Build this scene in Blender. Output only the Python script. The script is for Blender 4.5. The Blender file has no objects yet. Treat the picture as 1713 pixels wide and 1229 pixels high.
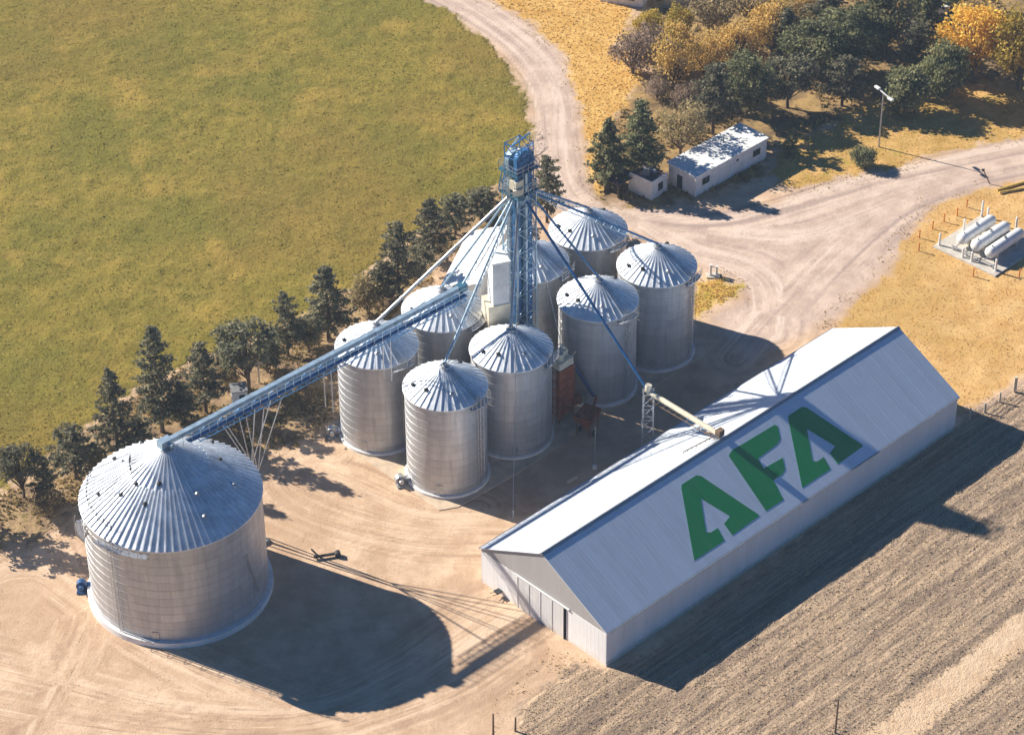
import bpy, math, random
import numpy as np
from mathutils import Vector, Matrix
from math import sin, cos, pi, radians, atan2, hypot, sqrt

scene = bpy.context.scene
COL = scene.collection
rnd = random.Random(11)

# ---------------------------------------------------------------- camera
PW, PH = 1713.0, 1229.0
FPX, PITCH, ROLL, CAMH = 4418.46, 0.63130886, -0.00955797, 199.263699
_c, _s = cos(PITCH), sin(PITCH)
FWD = Vector((0, _c, -_s)); UP0 = Vector((0, _s, _c)); RT0 = Vector((1, 0, 0))
RT = cos(ROLL) * RT0 + sin(ROLL) * UP0
UPV = -sin(ROLL) * RT0 + cos(ROLL) * UP0
EYE = Vector((0, 0, CAMH))


def site(px, py, z=0.0):
    """surveyed point: where the sight line of a photo pixel meets height z"""
    d = FWD + RT * ((px - PW / 2) / FPX) + UPV * ((PH / 2 - py) / FPX)
    return EYE + d * ((CAMH - z) / -d.z)


def pix(p):
    d = Vector(p) - EYE
    w = d.dot(FWD)
    return PW / 2 + FPX * d.dot(RT) / w, PH / 2 - FPX * d.dot(UPV) / w


cam = bpy.data.cameras.new('camera')
cam.sensor_width = 36.0
cam.lens = 36.0 * FPX / PW
cam.clip_start = 1.0
cam.clip_end = 6000.0
camo = bpy.data.objects.new('camera', cam)
COL.objects.link(camo)
camo.matrix_world = Matrix(((RT.x, UPV.x, -FWD.x, 0), (RT.y, UPV.y, -FWD.y, 0), (RT.z, UPV.z, -FWD.z, CAMH), (0, 0, 0, 1)))
scene.camera = camo

# ---------------------------------------------------------------- light
SUN_AZ, SUN_EL = radians(-27.6), radians(30.4)      # direction the light travels over the ground, height of the sun
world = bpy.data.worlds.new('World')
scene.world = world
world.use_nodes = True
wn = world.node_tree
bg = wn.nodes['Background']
sky = wn.nodes.new('ShaderNodeTexSky')
sky.sky_type = 'NISHITA'
sky.sun_disc = False
sky.sun_elevation = SUN_EL
toward = (-cos(SUN_AZ), -sin(SUN_AZ))
sky.sun_rotation = atan2(toward[0], toward[1])
sky.altitude = 200
sky.dust_density = 0.0
sky.air_density = 0.62
sky.ozone_density = 6.0
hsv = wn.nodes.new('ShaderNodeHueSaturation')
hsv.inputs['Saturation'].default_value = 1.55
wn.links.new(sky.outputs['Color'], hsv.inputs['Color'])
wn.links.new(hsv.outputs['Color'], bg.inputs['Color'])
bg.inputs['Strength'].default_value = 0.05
sl = bpy.data.lights.new('sun', 'SUN')
sl.energy = 5.0
sl.angle = radians(0.5)
sl.color = (1.0, 0.93, 0.82)
so = bpy.data.objects.new('sun', sl)
COL.objects.link(so)
so.location = (0, 250, 120)
so.rotation_euler = Vector((cos(SUN_AZ) * cos(SUN_EL), sin(SUN_AZ) * cos(SUN_EL), -sin(SUN_EL))).to_track_quat('-Z', 'Y').to_euler()
scene.view_settings.view_transform = 'Standard'
scene.view_settings.look = 'None'
scene.view_settings.exposure = 0.95
scene.view_settings.gamma = 1.0


# ---------------------------------------------------------------- materials
def lin(r, g, b):
    f = lambda v: (v / 255 / 12.92) if v / 255 <= 0.04045 else ((v / 255 + 0.055) / 1.055) ** 2.4
    return (f(r), f(g), f(b), 1)


class NT:
    def __init__(s, name):
        s.m = bpy.data.materials.new(name)
        s.m.use_nodes = True
        s.t = s.m.node_tree
        s.b = s.t.nodes['Principled BSDF']
        s.tc = s.t.nodes.new('ShaderNodeTexCoord')

    def n(s, typ, ins=None, **kw):
        nd = s.t.nodes.new(typ)
        for k, v in kw.items():
            setattr(nd, k, v)
        for k, v in (ins or {}).items():
            s.set(nd.inputs[k], v)
        return nd

    def set(s, sock, v):
        if hasattr(v, 'is_output'):
            s.t.links.new(v, sock)
        else:
            if hasattr(sock.default_value, '__len__') and not hasattr(v, '__len__'):
                v = (v, v, v)
            sock.default_value = v

    def noise(s, scale, detail=4, rough=0.55, vec=None, dist=0.0):
        nd = s.n('ShaderNodeTexNoise', {'Scale': scale, 'Detail': detail, 'Roughness': rough, 'Distortion': dist})
        s.t.links.new(vec if vec is not None else s.tc.outputs['Object'], nd.inputs['Vector'])
        return nd.outputs['Fac']

    def vec(s, scale=(1, 1, 1), rot=(0, 0, 0), src=None):
        src = src if src is not None else s.tc.outputs['Object']
        if any(rot):
            rn = s.n('ShaderNodeMapping', {'Rotation': rot})
            s.t.links.new(src, rn.inputs['Vector']); src = rn.outputs['Vector']
        nd = s.n('ShaderNodeMapping', {'Scale': scale})
        s.t.links.new(src, nd.inputs['Vector'])
        return nd.outputs['Vector']

    def math(s, op, a, b=0.0, c=None, clamp=False):
        nd = s.n('ShaderNodeMath', operation=op)
        nd.use_clamp = clamp
        s.set(nd.inputs[0], a)
        s.set(nd.inputs[1], b)
        if c is not None:
            s.set(nd.inputs[2], c)
        return nd.outputs[0]

    def step(s, v, lo, hi, a=0.0, b=1.0):
        nd = s.n('ShaderNodeMapRange', {'From Min': lo, 'From Max': hi, 'To Min': a, 'To Max': b}, interpolation_type='SMOOTHSTEP')
        s.set(nd.inputs['Value'], v)
        return nd.outputs['Result']

    def mix(s, f, a, b, blend='MIX'):
        nd = s.n('ShaderNodeMix', data_type='RGBA', blend_type=blend)
        s.set(nd.inputs[0], f)
        s.set(nd.inputs[6], a)
        s.set(nd.inputs[7], b)
        return nd.outputs[2]

    def attr(s, name):
        return s.n('ShaderNodeAttribute', attribute_name=name)

    def bump(s, h, strength=0.4, dist=0.1):
        nd = s.n('ShaderNodeBump', {'Strength': strength, 'Distance': dist})
        s.set(nd.inputs['Height'], h)
        s.t.links.new(nd.outputs['Normal'], s.b.inputs['Normal'])

    def out(s, col=None, rough=None, metal=None, spec=None):
        if col is not None: s.set(s.b.inputs['Base Color'], col)
        if rough is not None: s.set(s.b.inputs['Roughness'], rough)
        if metal is not None: s.set(s.b.inputs['Metallic'], metal)
        if spec is not None: s.set(s.b.inputs['Specular IOR Level'], spec)
        return s.m


def m_plain(name, col, rough=0.6, metal=0.0, var=0.25, scale=1.5):
    t = NT(name)
    f = t.step(t.noise(scale, 5, 0.65), 0.3, 0.7)
    lo = tuple(c * (1 - var) for c in col[:3]) + (1,)
    hi = tuple(min(1, c * (1 + var * 0.6)) for c in col[:3]) + (1,)
    t.bump(t.noise(scale * 6, 3), 0.15, 0.03)
    return t.out(t.mix(f, lo, hi), rough, metal)


def m_wall_metal(name, radius):
    """galvanised corrugated bin sheets: horizontal corrugation, sheet to sheet variation, runs of dirt"""
    t = NT(name)
    sep = t.n('ShaderNodeSeparateXYZ')
    t.t.links.new(t.tc.outputs['Object'], sep.inputs[0])
    ang = t.math('ARCTAN2', sep.outputs['Y'], sep.outputs['X'])
    u = t.math('MULTIPLY', ang, radius)
    uv = t.n('ShaderNodeCombineXYZ')
    t.set(uv.inputs[0], u); t.set(uv.inputs[1], sep.outputs['Z'])
    br = t.n('ShaderNodeTexBrick', {'Scale': 1.0, 'Mortar Size': 0.018, 'Brick Width': 2.8, 'Row Height': 1.13, 'Bias': 0.0,
                                    'Color1': (0.46, 0.47, 0.49, 1), 'Color2': (0.55, 0.56, 0.58, 1), 'Mortar': (0.33, 0.34, 0.36, 1)})
    t.t.links.new(uv.outputs[0], br.inputs['Vector'])
    st = t.n('ShaderNodeMapping', {'Scale': (1.3, 0.12, 1)})
    t.t.links.new(uv.outputs[0], st.inputs['Vector'])
    streak = t.step(t.noise(1.0, 6, 0.7, st.outputs[0]), 0.35, 0.75)
    c = t.mix(t.math('MULTIPLY', streak, 0.45), br.outputs['Color'], lin(146, 142, 140))
    low = t.step(t.math('ADD', sep.outputs['Z'], t.math('MULTIPLY', t.noise(0.8, 3), 1.5)), 0.6, 2.2, 0.5, 0.0)
    c = t.mix(low, c, lin(170, 162, 152))
    wav = t.math('SINE', t.math('MULTIPLY', sep.outputs['Z'], 2 * pi / 0.105))
    h = t.math('ADD', t.math('MULTIPLY', wav, 0.5), t.math('MULTIPLY', t.noise(0.5, 2), 5.0))
    t.bump(h, 0.25, 0.02)
    return t.out(c, t.math('ADD', 0.36, t.math('MULTIPLY', streak, 0.2)), 0.42)


def m_roof_metal(name, tint=(0.84, 0.87, 0.9), metal=0.25, rough=0.36):
    t = NT(name)
    f = t.step(t.noise(0.7, 6, 0.7), 0.32, 0.72)
    c = t.mix(f, tuple(v * 0.82 for v in tint) + (1,), tuple(min(1, v * 1.1) for v in tint) + (1,))
    d = t.step(t.noise(3.0, 5, 0.7), 0.58, 0.75, 0.0, 0.35)
    c = t.mix(d, c, lin(140, 132, 122))
    t.bump(t.noise(1.5, 3), 0.15, 0.03)
    return t.out(c, t.math('ADD', rough, t.math('MULTIPLY', f, 0.18)), metal)


def m_barn(name, col, axis_rot, period=0.5, metal=0.0, rough=0.45, dirt=0.22, along=0):
    """painted sheet cladding: ribs run across the given axis"""
    t = NT(name)
    v = t.vec((1, 1, 1), (0, 0, 0))
    sep = t.n('ShaderNodeSeparateXYZ')
    t.t.links.new(v, sep.inputs[0])
    x = sep.outputs[along]
    frac = t.math('PINGPONG', x, period / 2)
    rib = t.step(frac, period * 0.36, period * 0.44)
    sheet = t.n('ShaderNodeTexWhiteNoise', noise_dimensions='1D')
    t.set(sheet.inputs['W'], t.math('FLOOR', t.math('DIVIDE', x, period * 2)))
    sc = [0.25, 0.25, 0.25]; sc[along] = 2.2
    streak = t.step(t.noise(1.0, 6, 0.7, t.vec(tuple(sc))), 0.42, 0.8)
    base = t.mix(t.math('MULTIPLY', sheet.outputs['Value'], 0.16), col, tuple(c * 0.55 for c in col[:3]) + (1,))
    c = t.mix(t.math('MULTIPLY', streak, dirt), base, lin(150, 148, 146))
    lo = t.step(t.math('ADD', sep.outputs['Z'], t.math('MULTIPLY', t.noise(0.7, 4), 2.0)), 0.9, 2.0, 0.28, 0.0)
    c = t.mix(lo, c, lin(190, 165, 135))
    t.bump(t.math('ADD', rib, t.math('MULTIPLY', t.noise(0.4, 2), 1.5)), 0.2, 0.03)
    return t.out(c, rough, metal)


M = {}
M['bin_wall'] = m_wall_metal('bin_wall_galvanised', 4.9)
M['tank_wall'] = m_wall_metal('tank_wall_galvanised', 10.1)
M['bin_roof'] = m_roof_metal('bin_roof_galvanised')
M['tank_roof'] = m_roof_metal('tank_roof_galvanised', (0.84, 0.87, 0.91), 0.26, 0.36)
M['rib'] = m_roof_metal('roof_rib_galvanised', (0.76, 0.77, 0.79), 0.3, 0.4)
M['concrete'] = m_plain('concrete', lin(196, 188, 176), 0.85, 0, 0.2, 0.9)
M['white_steel'] = m_plain('white_painted_steel', lin(228, 228, 226), 0.4, 0, 0.12, 1.2)
M['blue_steel'] = m_plain('blue_painted_steel', lin(66, 124, 176), 0.42, 0.3, 0.3, 1.0)
M['pale_blue_steel'] = m_plain('pale_blue_galvanised', lin(172, 196, 212), 0.4, 0.45, 0.25, 1.0)
M['teal_steel'] = m_plain('teal_painted_steel', lin(66, 118, 140), 0.5, 0.3, 0.3, 1.0)
M['galv'] = m_plain('galvanised_steel', lin(178, 180, 184), 0.4, 0.6, 0.2, 2.0)
M['dark'] = m_plain('dark_opening', lin(38, 40, 44), 0.7, 0, 0.3, 2.0)
M['rust'] = m_plain('rusty_red_steel', lin(150, 82, 54), 0.8, 0.1, 0.5, 1.3)
M['cream'] = m_plain('cream_painted_steel', lin(226, 214, 188), 0.55, 0, 0.18, 1.2)
M['white_wall'] = m_plain('whitewashed_wall', lin(226, 224, 222), 0.8, 0, 0.14, 0.8)
M['white_roof'] = m_plain('white_sheet_roof', lin(236, 236, 232), 0.5, 0, 0.14, 0.7)
M['glass'] = m_plain('dark_window_glass', lin(40, 46, 52), 0.12, 0, 0.2, 1.0)
M['maroon'] = m_plain('weathered_dark_roof', lin(96, 74, 78), 0.8, 0, 0.4, 1.0)
M['timber'] = m_plain('weathered_timber', lin(118, 96, 76), 0.85, 0, 0.35, 3.0)
M['orange'] = m_plain('orange_paint', lin(205, 120, 40), 0.55, 0, 0.2, 3.0)
M['yellow'] = m_plain('yellow_paint', lin(214, 184, 92), 0.55, 0, 0.25, 1.5)
M['fan_blue'] = m_plain('blue_fan_paint', lin(44, 84, 132), 0.4, 0.2, 0.3, 2.0)
M['bark'] = m_plain('bark', lin(104, 84, 66), 0.9, 0, 0.4, 3.0)
M['apron'] = m_plain('dusty_concrete', lin(204, 182, 156), 0.9, 0, 0.22, 0.5)
M['stone'] = m_plain('pale_stone', lin(200, 184, 160), 0.9, 0, 0.3, 2.0)


# ---------------------------------------------------------------- mesh builder
class MB:
    def __init__(s):
        s.v = []; s.f = []; s.mi = []

    def add(s, vs, fs, mi=0):
        o = len(s.v)
        s.v += [tuple(v) for v in vs]
        s.f += [tuple(i + o for i in f) for f in fs]
        s.mi += [mi] * len(fs)
        return s

    def box(s, c, size, az=0.0, mi=0):
        cx, cy, cz = c; hx, hy, hz = size[0] / 2, size[1] / 2, size[2] / 2
        ca, sa = cos(az), sin(az)
        vs = []
        for z in (-hz, hz):
            for x, y in ((-hx, -hy), (hx, -hy), (hx, hy), (-hx, hy)):
                vs.append((cx + x * ca - y * sa, cy + x * sa + y * ca, cz + z))
        return s.add(vs, [(3, 2, 1, 0), (4, 5, 6, 7), (0, 1, 5, 4), (1, 2, 6, 5), (2, 3, 7, 6), (3, 0, 4, 7)], mi)

    def beam(s, a, b, w, h=None, mi=0):
        """rectangular bar from a to b"""
        h = h or w
        a = Vector(a); b = Vector(b); d = (b - a).normalized()
        up = Vector((0, 0, 1)) if abs(d.z) < 0.95 else Vector((1, 0, 0))
        sd = d.cross(up).normalized(); up = sd.cross(d)
        vs = []
        for p in (a, b):
            for x, y in ((-1, -1), (1, -1), (1, 1), (-1, 1)):
                vs.append(p + sd * (x * w / 2) + up * (y * h / 2))
        return s.add(vs, [(3, 2, 1, 0), (4, 5, 6, 7), (0, 1, 5, 4), (1, 2, 6, 5), (2, 3, 7, 6), (3, 0, 4, 7)], mi)

    def tube(s, a, b, r0, r1=None, n=8, mi=0, caps=True):
        r1 = r0 if r1 is None else r1
        a = Vector(a); b = Vector(b); d = (b - a).normalized()
        up = Vector((0, 0, 1)) if abs(d.z) < 0.95 else Vector((1, 0, 0))
        sd = d.cross(up).normalized(); up = sd.cross(d)
        vs = []
        for p, r in ((a, r0), (b, r1)):
            for i in range(n):
                t = 2 * pi * i / n
                vs.append(p + sd * (r * cos(t)) + up * (r * sin(t)))
        fs = [(i, (i + 1) % n, n + (i + 1) % n, n + i) for i in range(n)]
        if caps:
            fs += [tuple(range(n - 1, -1, -1)), tuple(range(n, 2 * n))]
        return s.add(vs, fs, mi)

    def path(s, pts, r, n=6, mi=0):
        for a, b in zip(pts, pts[1:]):
            s.tube(a, b, r, r, n, mi)
        return s

    def lathe(s, prof, n=64, c=(0, 0, 0), mi=0, cap0=False, cap1=False):
        vs = []
        for r, z in prof:
            for i in range(n):
                t = 2 * pi * i / n
                vs.append((c[0] + r * cos(t), c[1] + r * sin(t), c[2] + z))
        fs = []
        for k in range(len(prof) - 1):
            for i in range(n):
                j = (i + 1) % n
                fs.append((k * n + i, k * n + j, (k + 1) * n + j, (k + 1) * n + i))
        if cap0: fs.append(tuple(range(n - 1, -1, -1)))
        if cap1: fs.append(tuple(range((len(prof) - 1) * n, len(prof) * n)))
        return s.add(vs, fs, mi)

    def prism(s, poly, z0, z1, mi=0):
        n = len(poly)
        vs = [(x, y, z0) for x, y in poly] + [(x, y, z1) for x, y in poly]
        fs = [tuple(range(n - 1, -1, -1)), tuple(range(n, 2 * n))] + [(i, (i + 1) % n, n + (i + 1) % n, n + i) for i in range(n)]
        return s.add(vs, fs, mi)

    def build(s, name, mat, parent=None, smooth=False, loc=None):
        me = bpy.data.meshes.new(name)
        me.from_pydata(s.v, [], s.f)
        mats = mat if isinstance(mat, (list, tuple)) else [mat]
        for m in mats: me.materials.append(m)
        if len(mats) > 1: me.polygons.foreach_set('material_index', s.mi)
        me.update()
        if smooth:
            me.polygons.foreach_set('use_smooth', [True] * len(me.polygons))
            me.set_sharp_from_angle(angle=radians(35))
        o = bpy.data.objects.new(name, me)
        COL.objects.link(o)
        if parent is not None: o.parent = parent
        if loc is not None: o.location = loc
        return o


def tag(o, label=None, cat=None, group=None, kind=None):
    if label: o['label'] = label
    if cat: o['category'] = cat
    if group: o['group'] = group
    if kind: o['kind'] = kind
    return o


def thing(name, label, cat, loc=(0, 0, 0), az=0.0, group=None):
    o = bpy.data.objects.new(name, None)
    o.empty_display_size = 0.5
    COL.objects.link(o)
    o.location = loc
    o.rotation_euler = (0, 0, az)
    return tag(o, label, cat, group)


def kids(o):
    return [c for c in bpy.data.objects if c.parent == o]


def dup(root, loc, az=None, scale=None, label=None):
    tree = [(root, None)]
    r = root.copy(); COL.objects.link(r)
    r.location = loc
    if az is not None: r.rotation_euler = (0, 0, az)
    if scale is not None: r.scale = scale
    if label: r['label'] = label
    for ch in kids(root):
        c = ch.copy(); COL.objects.link(c); c.parent = r
        for g in kids(ch):
            d = g.copy(); COL.objects.link(d); d.parent = c
    return r


# ---------------------------------------------------------------- site frame shared by barn and silos
AZ = 0.761
A = Vector((cos(AZ), sin(AZ), 0)); N = Vector((sin(AZ), -cos(AZ), 0))
BARN0 = Vector((3.184, 223.625, 0))
BL, BHE, BHR = 61.47, 5.09, 10.35
ROW0 = Vector((-7.92, 251.09, 0)); OFF = Vector((-8.406, 8.405, 0))
SP = [0, 10.816, 25.727, 36.302]
SR, SH, SPK = 4.892, 13.167, 16.15
TANK = Vector((-38.296, 230.575, 0)); TR, TH, TPK = 10.111, 13.756, 20.7
TOWER = Vector((1.065, 267.85, 0))

# ================================================================ GROUND
def P2(pts):
    return [tuple(site(x, y)[:2]) for x, y in pts]


def sdist(px, py, poly):
    """signed distance, positive inside"""
    x0 = np.array([p[0] for p in poly]); y0 = np.array([p[1] for p in poly])
    x1 = np.roll(x0, -1); y1 = np.roll(y0, -1)
    d = np.full(px.shape, 1e9); ins = np.zeros(px.shape, bool)
    for a, b, c, e in zip(x0, y0, x1, y1):
        dx, dy = c - a, e - b
        t = np.clip(((px - a) * dx + (py - b) * dy) / (dx * dx + dy * dy + 1e-12), 0, 1)
        d = np.minimum(d, (px - a - t * dx) ** 2 + (py - b - t * dy) ** 2)
        cond = ((b > py) != (e > py))
        with np.errstate(divide='ignore', invalid='ignore'):
            xi = (c - a) * (py - b) / (e - b if e != b else 1e-12) + a
        ins ^= cond & (px < xi)
    d = np.sqrt(d)
    return np.where(ins, d, -d)


def vnoise(x, y, seed=0):
    rs = np.random.RandomState(seed)
    tab = rs.rand(256, 256)
    xi = np.floor(x).astype(int); yi = np.floor(y).astype(int)
    fx = x - xi; fy = y - yi
    fx = fx * fx * (3 - 2 * fx); fy = fy * fy * (3 - 2 * fy)
    g = lambda i, j: tab[i & 255, j & 255]
    return (g(xi, yi) * (1 - fx) + g(xi + 1, yi) * fx) * (1 - fy) + (g(xi, yi + 1) * (1 - fx) + g(xi + 1, yi + 1) * fx) * fy


def fbm(x, y, sc, seed=0, oc=4):
    v = 0; a = 0.5; tot = 0
    for i in range(oc):
        v = v + a * vnoise(x * sc + 17.3 * i, y * sc + 5.1 * i, seed + i); tot += a
        a *= 0.55; sc *= 2.03
    return v / tot


ZONES = {
    'field': P2([(-900, -300), (560, -300), (690, -6), (760, 28), (820, 72), (862, 115), (882, 165), (884, 225), (862, 275), (822, 315), (760, 350), (705, 385),
                 (640, 440), (590, 478), (505, 525), (425, 565), (345, 595), (262, 632), (160, 700), (62, 780), (0, 822), (-200, 930), (-900, 1300)]),
    'litter': P2([(884, 225), (900, 262), (905, 330), (860, 380), (760, 430), (700, 500), (640, 545), (590, 560), (556, 640), (560, 700), (500, 735), (450, 770),
                  (300, 800), (150, 830), (70, 905), (-100, 960), (-300, 1000), (-200, 930), (0, 822), (62, 780), (160, 700), (262, 632), (345, 595), (425, 565), (505, 525), (590, 478), (640, 440), (705, 385), (760, 350), (822, 315), (862, 275)]),
    'road': P2([(600, -300), (698, -6), (766, 30), (826, 74), (868, 117), (889, 165), (892, 230), (902, 300), (900, 345), (960, 360), (1050, 380), (1165, 440), (1185, 455),
                (1240, 475), (1245, 500), (1180, 530), (1250, 600), (1340, 560), (1400, 530), (1440, 490), (1480, 455), (1505, 420), (1530, 377), (1562, 346), (1640, 316), (1713, 300), (1900, 268), (1900, 190),
                (1713, 222), (1560, 264), (1480, 283), (1400, 296), (1330, 318), (1290, 345), (1200, 352), (1060, 345), (1000, 330), (982, 290), (973, 220), (966, 150), (942, 86), (882, 36), (812, -4), (740, -300)]),
    'verge': P2([(812, -4), (882, 36), (942, 86), (966, 150), (973, 220), (982, 290), (1000, 322), (1020, 290), (1010, 220), (1050, 170), (1080, 120), (1030, 70), (1060, 20), (1010, -40), (960, -300), (740, -300)]),
    'bank': P2([(1290, 290), (1300, 240), (1380, 215), (1440, 180), (1560, 150), (1713, 130), (1950, 90), (1950, 185), (1713, 222), (1560, 264), (1480, 283), (1400, 296), (1330, 318)]),
    'grove': P2([(1000, 330), (985, 300), (1000, 240), (1045, 150), (1085, 120), (1035, 70), (1080, 20), (1100, -300), (2000, -300), (2000, 90), (1713, 135), (1560, 160), (1440, 190), (1350, 225), (1300, 250), (1280, 290), (1120, 345), (1050, 345)]),
    'drygrass': P2([(1396, 545), (1445, 492), (1484, 457), (1508, 422), (1533, 379), (1565, 348), (1642, 318), (1713, 302), (1950, 262), (1950, 560), (1713, 632), (1660, 660), (1606, 690), (1560, 760), (1440, 640)]),
    'island': P2([(1160, 470), (1205, 455), (1243, 478), (1238, 500), (1195, 508), (1172, 535), (1150, 535)]),
    'stubble': P2([(1606, 700), (1660, 668), (1713, 640), (1950, 540), (2400, 800), (2200, 1500), (840, 1500), (868, 1190), (915, 1140), (960, 1112), (1020, 1118), (1100, 1080)]),
    'track': P2([(1445, 1229), (1713, 1022), (2100, 730), (2200, 770), (1713, 1085), (1535, 1229), (1350, 1400), (1200, 1400)]),
}
ORDER = ['litter', 'road', 'grove', 'verge', 'bank', 'drygrass', 'island', 'stubble', 'track', 'field']
GX0, GX1, GY0, GY1, GS = -118.0, 122.0, 186.0, 402.0, 0.42
nx = int((GX1 - GX0) / GS) + 1; ny = int((GY1 - GY0) / GS) + 1
gx, gy = np.meshgrid(np.linspace(GX0, GX1, nx), np.linspace(GY0, GY1, ny))
SD = {}
w1 = (fbm(gx, gy, 0.22, 3) - 0.5); w2 = (fbm(gx, gy, 0.9, 9) - 0.5)
for z in ORDER:
    SD[z] = sdist(gx, gy, ZONES[z])
for z, (k1, k2) in {'litter': (6, 4), 'road': (2.0, 1.6), 'verge': (3, 3), 'bank': (4, 3), 'grove': (5, 3), 'drygrass': (3.0, 2.5), 'island': (3, 2), 'stubble': (3, 2.5), 'track': (1.2, 1.2), 'field': (2.5, 2.5)}.items():
    SD[z] = SD[z] + w1 * k1 + w2 * k2

# wheel tracks: streaks that follow the driven lines
PATHS = [P2(p) for p in (
    [(640, -60), (755, 2), (832, 48), (895, 102), (928, 160), (932, 220), (940, 290), (965, 340), (1060, 370), (1200, 385), (1330, 350), (1450, 310), (1600, 275), (1800, 235)],
    [(1800, 262), (1600, 300), (1500, 335), (1430, 390), (1360, 455), (1290, 530), (1230, 600)],
    [(1185, 380), (1330, 400), (1440, 360), (1560, 310), (1800, 250)],
    [(1060, 360), (1150, 420), (1250, 440), (1300, 480), (1290, 560)],
    [(-100, 1090), (100, 1140), (300, 1190), (520, 1200), (680, 1130), (800, 1040), (870, 1010)],
    [(-100, 1160), (200, 1215), (500, 1240), (740, 1160), (850, 1090)],
    [(860, 905), (700, 905), (560, 870), (450, 820), (480, 770), (560, 760)],
    [(-60, 980), (60, 940), (150, 1010), (300, 1110), (480, 1180)],
    [(60, 1229), (130, 1100), (170, 1010), (120, 900)],
    [(800, 850), (700, 850), (620, 810), (540, 780)],
)]
lat = np.full(gx.shape, 1e9); alo = np.zeros(gx.shape); pid = np.zeros(gx.shape, int)
for k, pth in enumerate(PATHS):
    # smooth the polyline
    for _ in range(2):
        q = [pth[0]]
        for a, b in zip(pth, pth[1:]):
            q += [(a[0] * .75 + b[0] * .25, a[1] * .75 + b[1] * .25), (a[0] * .25 + b[0] * .75, a[1] * .25 + b[1] * .75)]
        pth = q + [pth[-1]]
    acc = 0.0
    for a, b in zip(pth, pth[1:]):
        dx, dy = b[0] - a[0], b[1] - a[1]; L = hypot(dx, dy)
        if L < 1e-6: continue
        t = np.clip(((gx - a[0]) * dx + (gy - a[1]) * dy) / (L * L), 0, 1)
        ex = gx - a[0] - t * dx; ey = gy - a[1] - t * dy
        dd = np.sqrt(ex * ex + ey * ey)
        sg = np.sign(dx * ey - dy * ex)
        up = dd < np.abs(lat)
        lat = np.where(up, sg * dd, lat); alo = np.where(up, acc + t * L, alo); pid = np.where(up, k, pid)
        acc += L
fall = np.clip(1.35 - np.abs(lat) / 7.0, 0, 1)
rut = (fbm(lat * 1.5 + pid * 13.7, alo * 0.03, 1.0, 21, 3) - 0.5) * 1.7 * fall
lat_c = np.clip(lat, -12, 12); alo_p = alo + pid * 57.0; fall2 = np.clip(1.2 - np.abs(lat) / 5.0, 0, 1)
wl = np.abs(np.abs(lat) - 1.0)
rut = rut + np.exp(-(wl / 0.38) ** 2) * 0.22 * (0.5 + fbm(alo, alo * 0 + pid, 0.12, 31, 2))

zone = np.full(gx.shape, -1)
for i, z in enumerate(ORDER):
    zone = np.where(SD[z] > 0, i, zone)
hh = np.zeros(gx.shape)
ca, sa = cos(AZ), sin(AZ)
ua = gx * ca + gy * sa; wa = gx * sa - gy * ca
stub_h = (fbm(ua * 0.35, wa, 0.8, 41, 3) - 0.45) * 0.3 + (fbm(gx, gy, 1.1, 47, 3) - 0.5) * 0.14
hh += np.clip(SD['stubble'] / 2.0, 0, 1) * np.clip(-SD['track'] / 0.8, 0, 1) * stub_h
hh += np.clip(SD['field'] / 3.0, 0, 1) * (fbm(gx, gy, 0.5, 51, 4) - 0.5) * 0.35
hh += np.clip(SD['drygrass'] / 3.0, 0, 1) * (fbm(gx, gy, 0.35, 55, 4) - 0.5) * 0.25
hh += np.clip(SD['grove'] / 3.0, 0, 1) * (fbm(gx, gy, 0.4, 57, 4) - 0.5) * 0.4
hh += np.clip(SD['litter'] / 3.0, 0, 1) * (fbm(gx, gy, 0.5, 59, 4) - 0.5) * 0.3
barnw = np.abs((gx - BARN0.x) * sa - (gy - BARN0.y) * ca)


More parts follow.
